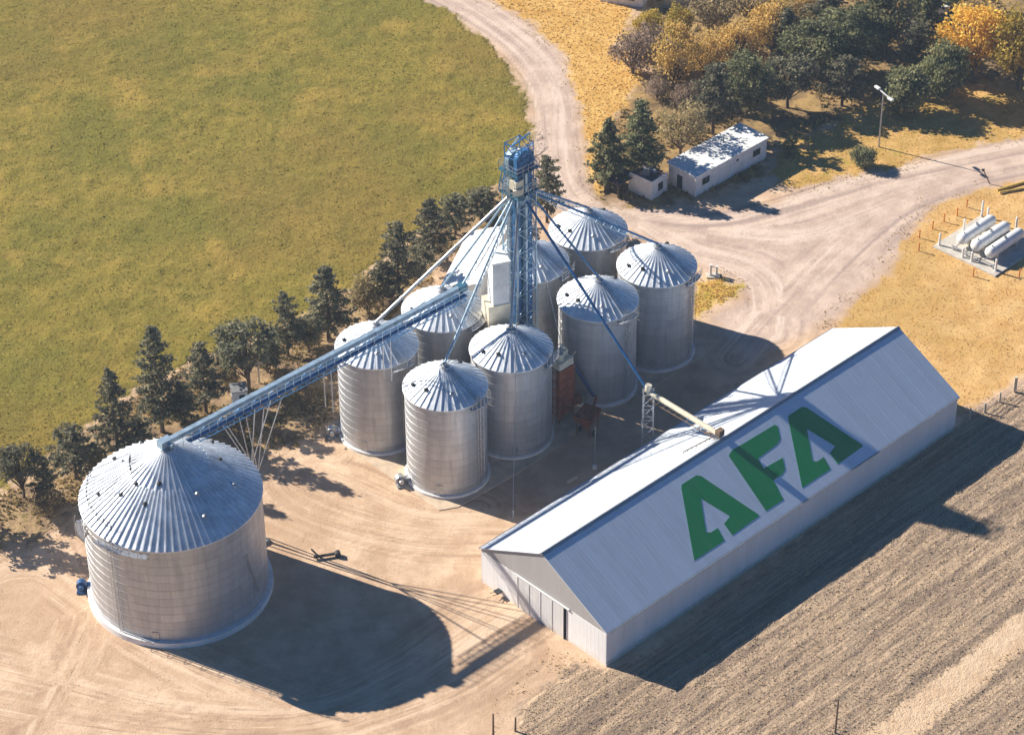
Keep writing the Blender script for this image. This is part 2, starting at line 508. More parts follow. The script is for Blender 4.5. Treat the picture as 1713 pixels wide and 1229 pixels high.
def ground_material():
    t = NT('ground_cover')
    la = t.n('ShaderNodeCombineXYZ')
    t.set(la.inputs[0], t.attr('lat').outputs['Fac']); t.set(la.inputs[1], t.attr('alo').outputs['Fac'])
    cr = t.noise(1.0, 5, 0.7, t.vec((2.6, 0.1, 1), (0, 0, 0), la.outputs[0]))
    fl = t.attr('fall').outputs['Fac']
    at = {z: t.attr('sd_' + z).outputs['Fac'] for z in ORDER}
    rt = t.attr('rut').outputs['Fac']
    n_big = t.noise(0.05, 4, 0.6)
    n_mid = t.noise(0.28, 5, 0.62)
    n_fin = t.noise(1.4, 5, 0.7)
    n_vf = t.noise(4.5, 4, 0.7)
    # bare yard
    dirt = t.mix(t.step(n_mid, 0.35, 0.68), lin(192, 161, 132), lin(220, 190, 160))
    dirt = t.mix(t.step(n_big, 0.42, 0.66, 0, 0.6), dirt, lin(182, 151, 122))
    dirt = t.mix(t.step(rt, 0.0, 0.6, 0, 0.6), dirt, lin(226, 200, 172))
    dirt = t.mix(t.step(rt, -0.05, -0.5, 0, 0.7), dirt, lin(168, 138, 114))
    dirt = t.mix(t.step(n_fin, 0.55, 0.75, 0, 0.35), dirt, lin(150, 122, 100))
    dirt = t.mix(t.math('MULTIPLY', t.step(cr, 0.52, 0.68), t.math('MULTIPLY', fl, 0.75)), dirt, lin(158, 130, 106))
    dirt = t.mix(t.math('MULTIPLY', t.step(cr, 0.44, 0.3), t.math('MULTIPLY', fl, 0.8)), dirt, lin(238, 212, 182))
    dirt = t.mix(t.step(t.noise(0.16, 6, 0.75), 0.56, 0.7, 0, 0.4), dirt, lin(150, 124, 98))
    # gravel road
    road = t.mix(t.step(n_mid, 0.35, 0.7), lin(188, 164, 148), lin(214, 190, 172))
    road = t.mix(t.step(rt, 0.0, 0.55, 0, 0.65), road, lin(228, 208, 190))
    road = t.mix(t.step(rt, -0.05, -0.45, 0, 0.75), road, lin(160, 140, 132))
    road = t.mix(t.step(n_fin, 0.55, 0.78, 0, 0.3), road, lin(140, 122, 110))
    road = t.mix(t.math('MULTIPLY', t.step(cr, 0.52, 0.68), t.math('MULTIPLY', fl, 0.5)), road, lin(152, 134, 120))
    road = t.mix(t.math('MULTIPLY', t.step(cr, 0.44, 0.3), t.math('MULTIPLY', fl, 0.5)), road, lin(228, 208, 186))
    # pasture
    fa = t.mix(t.step(n_mid, 0.34, 0.66), lin(124, 114, 44), lin(148, 130, 56))
    fa = t.mix(t.step(n_big, 0.44, 0.6, 0, 0.75), fa, lin(114, 110, 42))
    fa = t.mix(t.step(t.noise(0.09, 3, 0.6, t.vec((1, 1, 1), (0, 0, 0.4))), 0.53, 0.68, 0, 0.6), fa, lin(176, 146, 70))
    fa = t.mix(t.step(t.noise(0.9, 6, 0.75), 0.5, 0.72, 0, 0.6), fa, lin(88, 82, 32))
    fa = t.mix(t.step(t.noise(0.022, 4, 0.6), 0.46, 0.64, 0, 0.5), fa, lin(134, 110, 52))
    fa = t.mix(t.step(t.noise(1.0, 4, 0.7, t.vec((0.06, 0.9, 1), (0, 0, 0.35))), 0.52, 0.7, 0, 0.4), fa, lin(158, 138, 72))
    fa = t.mix(t.step(t.noise(2.6, 4, 0.75), 0.54, 0.7, 0, 0.85), fa, lin(174, 152, 76))
    # tree belt floor
    li = t.mix(t.step(n_mid, 0.38, 0.62), lin(140, 116, 92), lin(178, 150, 112))
    li = t.mix(t.step(t.noise(0.7, 5, 0.7), 0.52, 0.68, 0, 0.8), li, lin(128, 118, 62))
    li = t.mix(t.step(n_fin, 0.52, 0.7, 0, 0.6), li, lin(104, 84, 68))
    gr = t.mix(t.step(n_mid, 0.36, 0.64), lin(126, 104, 76), lin(172, 142, 92))
    gr = t.mix(t.step(n_fin, 0.5, 0.7, 0, 0.7), gr, lin(92, 78, 58))
    # yellow verge, bank, dry grass
    ve = t.mix(t.step(n_mid, 0.35, 0.66), lin(198, 154, 82), lin(214, 176, 106))
    ve = t.mix(t.step(n_fin, 0.5, 0.72, 0, 0.6), ve, lin(224, 190, 124))
    ve = t.mix(t.step(t.noise(0.5, 4, 0.7), 0.56, 0.72, 0, 0.55), ve, lin(180, 144, 76))
    ba = t.mix(t.step(n_mid, 0.36, 0.66), lin(176, 142, 76), lin(206, 166, 104))
    ba = t.mix(t.step(t.noise(0.35, 4, 0.7), 0.52, 0.7, 0, 0.7), ba, lin(152, 140, 56))
    dg = t.mix(t.step(n_mid, 0.34, 0.68), lin(196, 154, 94), lin(214, 176, 118))
    dg = t.mix(t.step(n_big, 0.45, 0.62, 0, 0.6), dg, lin(186, 150, 86))
    dg = t.mix(t.step(t.noise(0.5, 5, 0.7), 0.56, 0.74, 0, 0.5), dg, lin(176, 142, 88))
    isl = t.mix(t.step(n_mid, 0.4, 0.62), lin(178, 156, 66), lin(214, 176, 96))
    # stubble: drilled rows parallel to the barn
    rows = t.noise(1.0, 5, 0.7, t.vec((0.14, 3.4, 1), (0, 0, -AZ)))
    rows2 = t.noise(1.0, 4, 0.65, t.vec((0.03, 0.9, 1), (0, 0, -AZ)))
    sb = t.mix(t.step(rows, 0.36, 0.64), lin(150, 130, 110), lin(196, 170, 142))
    sb = t.mix(t.step(rows2, 0.46, 0.6, 0, 0.8), sb, lin(128, 110, 96))
    sb = t.mix(t.step(n_fin, 0.52, 0.72, 0, 0.65), sb, lin(214, 186, 146))
    sb = t.mix(t.step(n_vf, 0.55, 0.72, 0, 0.5), sb, lin(132, 112, 94))
    tr = t.mix(t.step(n_mid, 0.36, 0.66), lin(204, 174, 142), lin(220, 192, 160))
    tr = t.mix(t.step(n_fin, 0.58, 0.76, 0, 0.25), tr, lin(176, 146, 114))
    c = dirt
    e = t.math('MULTIPLY', t.math('SUBTRACT', t.noise(1.6, 5, 0.75), 0.5), 2.6)
    soft = {'litter': 1.4, 'road': 1.4, 'grove': 1.2, 'verge': 0.8, 'bank': 0.7, 'drygrass': 0.7, 'island': 0.6, 'stubble': 0.7, 'track': 0.35, 'field': 0.6}
    for z, colr in zip(ORDER, (li, road, gr, ve, ba, dg, isl, sb, tr, fa)):
        w = t.step(t.math('ADD', at[z], e), -soft[z], soft[z])
        c = t.mix(w, c, colr)
    h = t.math('ADD', t.math('MULTIPLY', n_fin, 1.0), t.math('MULTIPLY', n_vf, 0.5))
    veg = t.math('MAXIMUM', t.step(at['field'], 0, 1), t.math('MAXIMUM', t.step(at['stubble'], 0, 1), t.step(at['litter'], 0, 1)))
    h = t.math('MULTIPLY', h, t.math('ADD', 0.35, veg))
    t.bump(h, 0.7, 0.28)
    return t.out(c, 0.95, 0.0, 0.15)


M['ground'] = ground_material()


def grid_mesh(name, mask, kind='structure'):
    f = mask[:-1, :-1]
    ii, jj = np.nonzero(f)
    idx = ii * nx + jj
    faces = np.stack([idx, idx + 1, idx + nx + 1, idx + nx], 1)
    used, inv = np.unique(faces.ravel(), return_inverse=True)
    me = bpy.data.meshes.new(name)
    co = np.stack([gx.ravel()[used], gy.ravel()[used], hh.ravel()[used]], 1).astype(np.float32)
    me.vertices.add(len(used)); me.vertices.foreach_set('co', co.ravel())
    nf = len(faces)
    me.loops.add(nf * 4); me.loops.foreach_set('vertex_index', inv.astype(np.int32))
    me.polygons.add(nf)
    me.polygons.foreach_set('loop_start', np.arange(0, nf * 4, 4, dtype=np.int32))
    me.polygons.foreach_set('use_smooth', np.ones(nf, bool))
    me.update(calc_edges=True)
    for z in ORDER:
        a = me.attributes.new('sd_' + z, 'FLOAT', 'POINT')
        a.data.foreach_set('value', SD[z].ravel()[used].astype(np.float32))
    for an, av in (('lat', lat_c), ('alo', alo_p), ('fall', fall2)):
        a = me.attributes.new(an, 'FLOAT', 'POINT')
        a.data.foreach_set('value', av.ravel()[used].astype(np.float32))
    a = me.attributes.new('rut', 'FLOAT', 'POINT')
    a.data.foreach_set('value', rut.ravel()[used].astype(np.float32))
    me.materials.append(M['ground'])
    o = bpy.data.objects.new(name, me)
    COL.objects.link(o)
    return tag(o, kind=kind)


for nm, ids in (('ground', (-1,)), ('tree_belt_floor', (0,)), ('gravel_road', (1,)), ('grove_floor', (2,)), ('yellow_verge', (3,)), ('grass_bank', (4,)),
                ('dry_grassland', (5,)), ('grass_island', (6,)), ('stubble_field', (7,)), ('dirt_track', (8,)), ('green_field', (9,))):
    grid_mesh(nm, np.isin(zone, ids))
# the country beyond, out to the horizon
tb = MB()
for x0, x1, y0, y1 in ((-4000, 4000, GY1, 5000), (-4000, 4000, -3000, GY0), (-4000, GX0, GY0, GY1), (GX1, 4000, GY0, GY1)):
    tb.add([(x0, y0, -0.02), (x1, y0, -0.02), (x1, y1, -0.02), (x0, y1, -0.02)], [(0, 1, 2, 3)])
tt = NT('far_pasture')
tcol = tt.mix(tt.step(tt.noise(0.05, 6, 0.65), 0.38, 0.64), lin(112, 106, 44), lin(160, 138, 74))
tag(tb.build('terrain', tt.out(tcol, 0.95, 0, 0.15)), kind='structure')


def zone_points(z, n, seed, margin=0.3, extra=None):
    """random points on the ground inside one zone, only where the photo looks"""
    rs = np.random.RandomState(seed)
    ok = (zone == ORDER.index(z)) & (SD[z] > margin)
    if extra is not None: ok &= extra
    ii, jj = np.nonzero(ok)
    k = rs.randint(0, len(ii), n)
    x = gx[ii[k], jj[k]] + (rs.rand(n) - .5) * GS; y = gy[ii[k], jj[k]] + (rs.rand(n) - .5) * GS
    return x, y, hh[ii[k], jj[k]], rs


M_LEAF = {}


def leaf_material(name, dark, light, rough=0.7, trans=0.38):
    t = NT(name)
    v = t.attr('tone').outputs['Fac']
    oi = t.n('ShaderNodeObjectInfo')
    c = t.mix(t.step(v, 0.0, 1.0), dark, light)
    hs = t.n('ShaderNodeHueSaturation', {'Saturation': 1.0})
    t.set(hs.inputs['Color'], c)
    t.set(hs.inputs['Value'], t.math('ADD', 0.9, t.math('MULTIPLY', oi.outputs['Random'], 0.28)))
    t.set(hs.inputs['Hue'], t.math('ADD', 0.494, t.math('MULTIPLY', oi.outputs['Random'], 0.014)))
    t.out(hs.outputs[0], rough, 0, 0.2)
    tl = t.n('ShaderNodeBsdfTranslucent'); t.set(tl.inputs['Color'], hs.outputs[0])
    mx = t.n('ShaderNodeMixShader', {0: trans})
    t.t.links.new(t.b.outputs[0], mx.inputs[1]); t.t.links.new(tl.outputs[0], mx.inputs[2])
    t.t.links.new(mx.outputs[0], t.t.nodes['Material Output'].inputs['Surface'])
    return t.m


def quad_cloud(name, pts, sizes, tones, rs, mat, upright=0.0, parent=None, loc=None, tri=True, stretch=1.0):
    """many small leaf faces at the given points"""
    n = len(pts)
    a = rs.rand(n) * 2 * pi
    nz = rs.uniform(-1, 1, n) * (1 - upright)
    nr = np.sqrt(1 - nz * nz)
    nrm = np.stack([nr * np.cos(a), nr * np.sin(a), nz], 1)
    ref = np.where(np.abs(nz)[:, None] < 0.9, np.array([0, 0, 1.0]), np.array([1.0, 0, 0]))
    u = np.cross(ref, nrm); u /= np.linalg.norm(u, axis=1)[:, None]
    v = np.cross(nrm, u)
    if upright < 0.5:
        rot = rs.rand(n)[:, None] * 2 * pi
        u, v = u * np.cos(rot) + v * np.sin(rot), -u * np.sin(rot) + v * np.cos(rot)
    s = np.asarray(sizes)[:, None]
    if tri:
        co = np.stack([pts - u * s * .5, pts + u * s * .5, pts + v * s * stretch * (0.8 + 0.4 * rs.rand(n))[:, None]], 1)
        k = 3
    else:
        co = np.stack([pts - v * s * .55, pts + u * s * .4, pts + v * s * .6, pts - u * s * .4], 1)
        k = 4
    me = bpy.data.meshes.new(name)
    me.vertices.add(n * k); me.vertices.foreach_set('co', co.reshape(-1).astype(np.float32))
    me.loops.add(n * k); me.loops.foreach_set('vertex_index', np.arange(n * k, dtype=np.int32))
    me.polygons.add(n); me.polygons.foreach_set('loop_start', np.arange(0, n * k, k, dtype=np.int32))
    me.update(calc_edges=True)
    at = me.attributes.new('tone', 'FLOAT', 'POINT')
    at.data.foreach_set('value', np.repeat(np.asarray(tones), k).astype(np.float32))
    me.materials.append(mat)
    o = bpy.data.objects.new(name, me)
    COL.objects.link(o)
    if parent is not None: o.parent = parent
    if loc is not None: o.location = loc
    return o


G_FIELD = leaf_material('pasture_tufts', lin(126, 116, 50), lin(176, 156, 80))
G_DRY = leaf_material('dry_tufts', lin(198, 160, 96), lin(226, 194, 134))
G_STRAW = leaf_material('straw', lin(154, 134, 112), lin(212, 190, 160))
G_BRUSH = leaf_material('brush', lin(116, 104, 66), lin(190, 164, 116))


def scatter(name, z, n, size, mat, seed, extra=None, margin=0.3, mask=None):
    x, y, h, rs = zone_points(z, n, seed, margin, mask)
    if extra:
        keep = fbm(x, y, extra, seed + 3, 3) > 0.5
        x, y, h = x[keep], y[keep], h[keep]
    sz = rs.uniform(size[0], size[1], len(x))
    tone = np.clip(fbm(x, y, 0.25, seed, 3) * 1.3 - 0.15 + rs.uniform(-.25, .25, len(x)), 0, 1)
    return tag(quad_cloud(name, np.stack([x, y, h - 0.02], 1), sz, tone, rs, mat, upright=0.75), kind='stuff')


tag(scatter('field_grass', 'field', 60000, (0.1, 0.28), G_FIELD, 101), 'olive green pasture grass in tufts across the left field', 'grass')
tag(scatter('verge_grass', 'verge', 9000, (0.12, 0.34), G_DRY, 102), 'golden yellow dry grass beside the curving gravel road', 'grass')
tag(scatter('bank_grass', 'bank', 5000, (0.1, 0.25), G_DRY, 103), 'thin dry grass on the bank below the dark trees', 'grass')
tag(scatter('dry_grass', 'drygrass', 14000, (0.08, 0.2), G_DRY, 104), 'sandy yellow dry grass around the fenced gas tanks', 'grass')
tag(scatter('straw_stubble', 'stubble', 60000, (0.1, 0.24), G_STRAW, 105), 'grey brown straw stubble on the ploughed field behind the barn', 'stubble')
tag(scatter('undergrowth', 'litter', 15000, (0.15, 0.5), G_BRUSH, 106, 0.3), 'scrubby undergrowth beneath the row of pines', 'undergrowth')
tag(scatter('grove_undergrowth', 'grove', 30000, (0.2, 0.7), G_BRUSH, 107, 0.25), 'brown scrubby undergrowth beneath the grove', 'undergrowth')
tag(scatter('island_grass', 'island', 900, (0.1, 0.3), G_DRY, 108), 'small patch of yellow grass beside the rear silos', 'grass')

G_STONE = leaf_material('loose_stones', lin(160, 138, 114), lin(240, 222, 198), 0.9, 0.0)
G_WEED = leaf_material('weeds', lin(150, 138, 82), lin(212, 188, 126))


def scatter2(name, ids, n, size, mat, seed, mask, up=0.2):
    rs = np.random.RandomState(seed)
    ok = np.isin(zone, ids) & mask
    ii, jj = np.nonzero(ok)
    k = rs.randint(0, len(ii), n)
    x = gx[ii[k], jj[k]] + (rs.rand(n) - .5) * GS; y = gy[ii[k], jj[k]] + (rs.rand(n) - .5) * GS
    keep = fbm(x, y, 0.3, seed + 1, 3) > 0.47
    x, y = x[keep], y[keep]
    return tag(quad_cloud(name, np.stack([x, y, np.full(len(x), .01)], 1), rs.uniform(size[0], size[1], len(x)), rs.rand(len(x)), rs, mat, upright=up), kind='stuff')


inview = (np.abs(gx) < 25 + gy * .19) & (gy > 198) & (gy < 385)
tag(scatter2('loose_gravel', (-1, ORDER.index('road')), 40000, (.04, .11), G_STONE, 131, inview), 'loose stones and clods scattered over the bare yard and road', 'gravel')
edge = inview & ((np.abs(SD['drygrass']) < 2.5) | (np.abs(SD['stubble']) < 3) | (np.abs(SD['verge']) < 2) | (np.abs(SD['bank']) < 2) | (np.abs(SD['litter']) < 2.5) | (np.abs(SD['island']) < 1.5) | (np.abs(SD['track']) < .8))
tag(scatter2('edge_weeds', (-1, ORDER.index('road'), ORDER.index('track')), 8000, (.08, .22), G_WEED, 137, edge, .75), 'straggling weeds along the edges of the bare ground', 'weeds')

# ================================================================ SILOS
SILO_GROUP = 'grain silos in two rows round the elevator tower'


def bin_parts(root, R, H, PK, nrib, wall_m, roof_m, oh=0.2, vents=(), seg=96, ring_h=0.4, ring_w=0.32):
    mb = MB()
    prof = [(R, 0.1)]
    nr = int(round(H / 1.13))
    for i in range(1, nr):
        z = H * i / nr
        prof += [(R, z - 0.03), (R + 0.014, z - 0.02), (R + 0.014, z + 0.02), (R, z + 0.03)]
    prof += [(R, H)]
    mb.lathe(prof, seg)
    wall = mb.build('wall', wall_m, root, smooth=True)
    # a door in the wall
    da = radians(-100)
    d = MB().box((R * cos(da) * 1.0, R * sin(da), 1.15), (0.14, 0.8, 1.5), da)
    d.build('access_door', M['galv'], wall)
    # roof
    rb = MB()
    ro = R + oh
    cap = 0.55 if R < 8 else 0.9
    slope = (PK - H) / ro
    zc = PK - cap * slope
    rb.lathe([(ro, H - 0.12), (ro, H), (cap, zc)], seg)
    for i in range(nrib):
        t = 2 * pi * (i + 0.5) / nrib
        p0 = Vector((ro * cos(t), ro * sin(t), H + 0.035)); p1 = Vector(((cap) * cos(t), (cap) * sin(t), zc + 0.035))
        if i % 2 and R > 8:
            f = 0.62; p1 = p0.lerp(p1, f)
        rb.beam(p0, p1, 0.075 if R < 8 else 0.12, 0.15 if R < 8 else 0.24)
    roof = rb.build('roof', roof_m, root)
    cb = MB().lathe([(cap + 0.08, -0.05), (cap + 0.08, 0.2), (cap * 0.7, 0.32), (0.26, 0.36), (0.26, 0.6 if R < 8 else 0.42)], 20, (0, 0, zc), cap1=True)
    cb.build('inlet_collar', M['galv'], roof, smooth=True)
    for vr, va in vents:
        t = radians(va)
        z = H + (ro - vr) * slope
        v = MB().lathe([(0.16, -0.15), (0.16, 0.22)], 12, (vr * cos(t), vr * sin(t), z)).lathe([(0.27, 0.18), (0.27, 0.26), (0.08, 0.38)], 12, (vr * cos(t), vr * sin(t), z), cap0=True, cap1=True)
        v.build('roof_vent', M['dark'] if rnd.random() < .75 else M['galv'], roof)
    # concrete plinth ring
    MB().lathe([(R + ring_w, 0), (R + ring_w, ring_h), (R - 0.15, ring_h + 0.04)], seg).build('plinth', M['white_wall'], root)
    return wall, roof


def ladder(root, R, H, az, cage=True, name='ladder'):
    mb = MB()
    t = radians(az)
    o = Vector((cos(t), sin(t), 0)); s = Vector((-sin(t), cos(t), 0))
    for k in (-1, 1):
        mb.beam(o * (R + 0.2) + s * 0.24 * k + Vector((0, 0, 0.3)), o * (R + 0.2) + s * 0.24 * k + Vector((0, 0, H + 0.9)), 0.06)
    z = 0.6
    while z < H + 0.7:
        mb.beam(o * (R + 0.2) - s * 0.24 + Vector((0, 0, z)), o * (R + 0.2) + s * 0.24 + Vector((0, 0, z)), 0.04)
        z += 0.4
    if cage:
        z = 2.6
        while z < H + 0.9:
            pts = [o * (R + 0.2 + 0.68 * sin(u)) + s * (0.36 * cos(u)) + Vector((0, 0, z)) for u in np.linspace(0, pi, 6)]
            for a, b in zip(pts, pts[1:]): mb.beam(a, b, 0.035)
            z += 1.3
        for u in (0.6, pi / 2, pi - 0.6):
            mb.beam(o * (R + 0.2 + 0.68 * sin(u)) + s * (0.36 * cos(u)) + Vector((0, 0, 2.6)), o * (R + 0.2 + 0.68 * sin(u)) + s * (0.36 * cos(u)) + Vector((0, 0, H + 0.9)), 0.03)
    return mb.build(name, M['galv'], root)


def roof_ladder(root, R, H, PK, az, name='roof_ladder'):
    mb = MB(); t = radians(az)
    o = Vector((cos(t), sin(t), 0)); s = Vector((-sin(t), cos(t), 0)); up = Vector((0, 0, 0.16))
    a = o * (R + 0.1) + Vector((0, 0, H)) + up; b = o * 0.8 + Vector((0, 0, PK - (PK - H) / R * 0.8)) + up
    for k in (-1, 1): mb.beam(a + s * 0.22 * k, b + s * 0.22 * k, 0.05)
    n = int((b - a).length / 0.4)
    for i in range(n + 1):
        p = a.lerp(b, i / n); mb.beam(p - s * 0.22, p + s * 0.22, 0.04)
    return mb.build(name, M['galv'], root)


def eave_platform(root, R, H, a0, a1, name='eave_platform', w=0.75, nseg=5):
    mb = MB()
    an = [radians(a0 + (a1 - a0) * i / nseg) for i in range(nseg + 1)]
    for p, q in zip(an, an[1:]):
        vs = []
        for t in (p, q):
            for r in (R + 0.22, R + 0.22 + w):
                for z in (H - 0.35, H - 0.28): vs.append((r * cos(t), r * sin(t), z))
        mb.add(vs, [(1, 5, 7, 3), (0, 2, 6, 4), (2, 3, 7, 6), (0, 4, 5, 1)])
    for t in an:
        r = R + 0.2 + w
        mb.beam((r * cos(t), r * sin(t), H - 0.3), (r * cos(t), r * sin(t), H + 0.75), 0.05)
        mb.beam(((R + .1) * cos(t), (R + .1) * sin(t), H - 1.0), (r * cos(t), r * sin(t), H - 0.35), 0.06)
    for p, q in zip(an, an[1:]):
        r = R + 0.2 + w
        for z in (H + 0.75, H + 0.25):
            mb.beam((r * cos(p), r * sin(p), z), (r * cos(q), r * sin(q), z), 0.045)
    return mb.build(name, M['galv'], root)


def fan(root, R, az, mat, name='aeration_fan'):
    t = radians(az); o = Vector((cos(t), sin(t), 0)); s = Vector((-sin(t), cos(t), 0))
    mb = MB()
    mb.beam(o * (R - 0.05) + Vector((0, 0, .55)), o * (R + 0.9) + Vector((0, 0, .55)), 0.7, 0.6)
    mb.tube(o * (R + 1.2) - s * 0.35 + Vector((0, 0, .75)), o * (R + 1.2) + s * 0.35 + Vector((0, 0, .75)), 0.62, n=16)
    mb.tube(o * (R + 1.2) + s * 0.35 + Vector((0, 0, .75)), o * (R + 1.2) + s * 0.85 + Vector((0, 0, .75)), 0.3, n=12)
    mb.box(tuple(o * (R + 1.2) + s * 0.3 + Vector((0, 0, .1))), (1.1, 1.2, 0.2), t)
    return mb.build(name, mat, root)


proto = thing('grain_silo', '', 'silo', (0, 0, 0), 0, SILO_GROUP)
bin_parts(proto, SR, SH, SPK, 36, M['bin_wall'], M['bin_roof'], 0.21,
          vents=((3.3, 228), (3.9, 195), (3.4, 285), (3.5, 60)))
ladder(proto, SR, SH, -38, True)
roof_ladder(proto, SR, SH, SPK, -38)
eave_platform(proto, SR, SH, -56, -24)
fan(proto, SR, 200, M['galv'])
pos = [ROW0 + A * s for s in SP] + [ROW0 + OFF + A * s for s in SP]
labels = ['frontmost silo of the group, with a dark patch of shade on its cone roof',
          'steel silo behind and right of the frontmost one, directly before the elevator tower',
          'steel silo right of the rusty dryer, crossed by the pipe to the barn',
          'rightmost steel silo, beside the small yellow grass patch',
          'leftmost silo of the group, its roof crossed by the long conveyor',
          'steel silo under the upper end of the long conveyor, next to the white housing',
          'steel silo half hidden directly behind the blue elevator tower',
          'farthest steel silo, nearest the curved road and white hut']
silos = []
for i, (p, lb) in enumerate(zip(pos, labels)):
    if i == 0:
        proto.location = p; proto['label'] = lb; silos.append(proto)
    else:
        silos.append(dup(proto, p, radians((0, 14, -9, 6, -12, 5, 11, -6)[i]), None, lb))

tank = thing('storage_bin', 'wide low galvanised storage bin standing alone at the left, conveyor ending on its peak', 'storage bin', TANK)
bin_parts(tank, TR, TH, TPK, 76, M['tank_wall'], M['tank_roof'], 0.16,
          vents=((6.2, 218), (4.6, 226), (8.0, 196), (6.0, 250), (7.6, 150), (5.5, 165), (3.9, 262), (7.5, 120), (5.9, 20), (7.4, 350), (8.2, 60), (6.4, 85), (5.6, 310), (7.8, 305)),
          seg=160, ring_h=0.75, ring_w=0.5)
ladder(tank, TR, TH, 236, True)
roof_ladder(tank, TR, TH, TPK, 199)
eave_platform(tank, TR, TH, 226, 262, 'eave_platform', 0.9, 7)
fan(tank, TR, 182, M['fan_blue'])
# spiral stair on the lit side, guard rail on the roof
mb = MB()
for i in range(44):
    t = radians(150 + i * 1.25); z = 0.5 + i * 0.3
    mb.box(((TR + .5) * cos(t), (TR + .5) * sin(t), z), (0.8, 0.28, 0.05), t)
for i in range(43):
    a0, a1 = radians(150 + i * 1.25), radians(150 + (i + 1) * 1.25)
    mb.beam(((TR + .9) * cos(a0), (TR + .9) * sin(a0), 1.5 + i * .3), ((TR + .9) * cos(a1), (TR + .9) * sin(a1), 1.5 + (i + 1) * .3), 0.05)
    mb.beam(((TR + .9) * cos(a0), (TR + .9) * sin(a0), .4 + i * .3), ((TR + .9) * cos(a1), (TR + .9) * sin(a1), .4 + (i + 1) * .3), 0.08, 0.18)
mb.build('spiral_stair', M['galv'], tank)
mb = MB()
sl_ = (TPK - TH) / (TR + .16)
for rr, aa, ab in ((9.3, 168, 232), (4.2, 172, 205)):
    prev = None
    for i in range(9):
        t = radians(aa + (ab - aa) * i / 8); z = TH + (TR + .16 - rr) * sl_
        p = Vector((rr * cos(t), rr * sin(t), z))
        mb.beam(p, p + Vector((0, 0, 1.0)), 0.06)
        if prev is not None:
            mb.beam(prev + Vector((0, 0, 1)), p + Vector((0, 0, 1)), 0.05); mb.beam(prev + Vector((0, 0, .5)), p + Vector((0, 0, .5)), 0.04)
        prev = p
for k in (168, 205):
    t = radians(k); mb.beam((9.3 * cos(t), 9.3 * sin(t), TH + (TR + .16 - 9.3) * sl_ + 1), (4.2 * cos(t), 4.2 * sin(t), TH + (TR + .16 - 4.2) * sl_ + 1), 0.05)
mb.build('guard_rail', M['dark'], tank)
mb = MB()
t0 = radians(-62)
mb.beam(((TR + .25) * cos(t0 + .5), (TR + .25) * sin(t0 + .5), 9.5), ((TR + .25) * cos(t0 + .66), (TR + .25) * sin(t0 + .66), 3.0), 0.14)
mb.build('downpipe', M['galv'], tank)

# concrete slab under the silos
sl_c = [ROW0 + A * s + N * w for s, w in ((-5.7, 4.6), (-3.6, 5.8), (6, 6.1), (14, 5.9), (21, 4.4), (30, 5.6), (40.5, 5.4), (41.8, 3.0), (41.8, -15), (39, -17.4), (-3.5, -17.2), (-5.6, -15.4))]
tag(MB().prism([(p.x, p.y) for p in sl_c], -0.1, 0.09).build('concrete_apron', M['apron']), kind='structure')

# ================================================================ ELEVATOR TOWER
tw = thing('elevator_tower', 'tall blue bucket elevator tower rising in the middle of the silos', 'elevator tower', TOWER, AZ)
ZT = 31.0
for x, y, w, mname in ((-0.95, -0.7, .55, 'blue_steel'), (-0.95, 0.7, .55, 'pale_blue_steel'), (0.95, -0.7, .62, 'blue_steel'), (0.95, 0.7, .62, 'teal_steel'), (0.0, -1.05, .34, 'pale_blue_steel'), (0.1, 1.0, .3, 'blue_steel'), (1.45, 0.0, .3, 'pale_blue_steel'), (-.2, .1, .4, 'blue_steel')):
    m_ = MB().box((x, y, (ZT + 1.5) / 2 + .3), (w, 0.42, ZT + 1.5))
    z = 2.0
    while z < ZT:
        m_.box((x, y, z), (w + .1, .52, .1)); z += 2.4
    m_.build('elevator_leg', M[mname], tw)
ms = MB()
C4 = [(-1.55, -1.3), (1.55, -1.3), (1.55, 1.3), (-1.55, 1.3)]
for x, y in C4: ms.beam((x, y, 0), (x, y, ZT + .4), 0.14)
lev = [i * 3.1 for i in range(11)]
for z0, z1 in zip(lev, lev[1:]):
    for i in range(4):
        a, b = C4[i], C4[(i + 1) % 4]
        ms.beam((*a, z1), (*b, z1), 0.09)
        ms.beam((*a, z0), (*b, z1), 0.07)
        ms.beam((*b, z0), (*a, z1), 0.07)
ms.build('lattice_mast', M['pale_blue_steel'], tw)
lm = MB()
for k in (-.24, .24): lm.beam((-1.8, k, 0.2), (-1.8, k, ZT + 2.6), 0.06)
z = .5
while z < ZT + 2.4:
    lm.beam((-1.8, -.24, z), (-1.8, .24, z), 0.04); z += .4
z = 2.5
while z < ZT + 2.4:
    pts = [(-1.8 - .6 * sin(u), .4 * cos(u), z) for u in np.linspace(0, pi, 6)]
    for a, b in zip(pts, pts[1:]): lm.beam(a, b, .04)
    z += 1.2
lm.build('ladder', M['galv'], tw)


def platform(z, hx, hy, mat):
    m_ = MB().box((0, 0, z), (2 * hx, 2 * hy, 0.09))
    for i in range(9):
        m_.box((-hx + i * hx / 4, 0, z - .1), (.06, 2 * hy, .12))
    p = m_.build('platform', mat, tw)
    r = MB()
    ps = [(-hx, -hy), (hx, -hy), (hx, hy), (-hx, hy)]
    for i in range(4):
        a, b = Vector((*ps[i], z)), Vector((*ps[(i + 1) % 4], z))
        for k in range(5):
            q = a.lerp(b, k / 4); r.beam(q, q + Vector((0, 0, 1.1)), .05)
        for dz in (.55, 1.1): r.beam(a + Vector((0, 0, dz)), b + Vector((0, 0, dz)), .05)
    r.build('handrail', M['galv'], p)


platform(ZT - 1.2, 1.8, 1.6, M['teal_steel'])
platform(ZT + 1.9, 1.85, 1.6, M['teal_steel'])
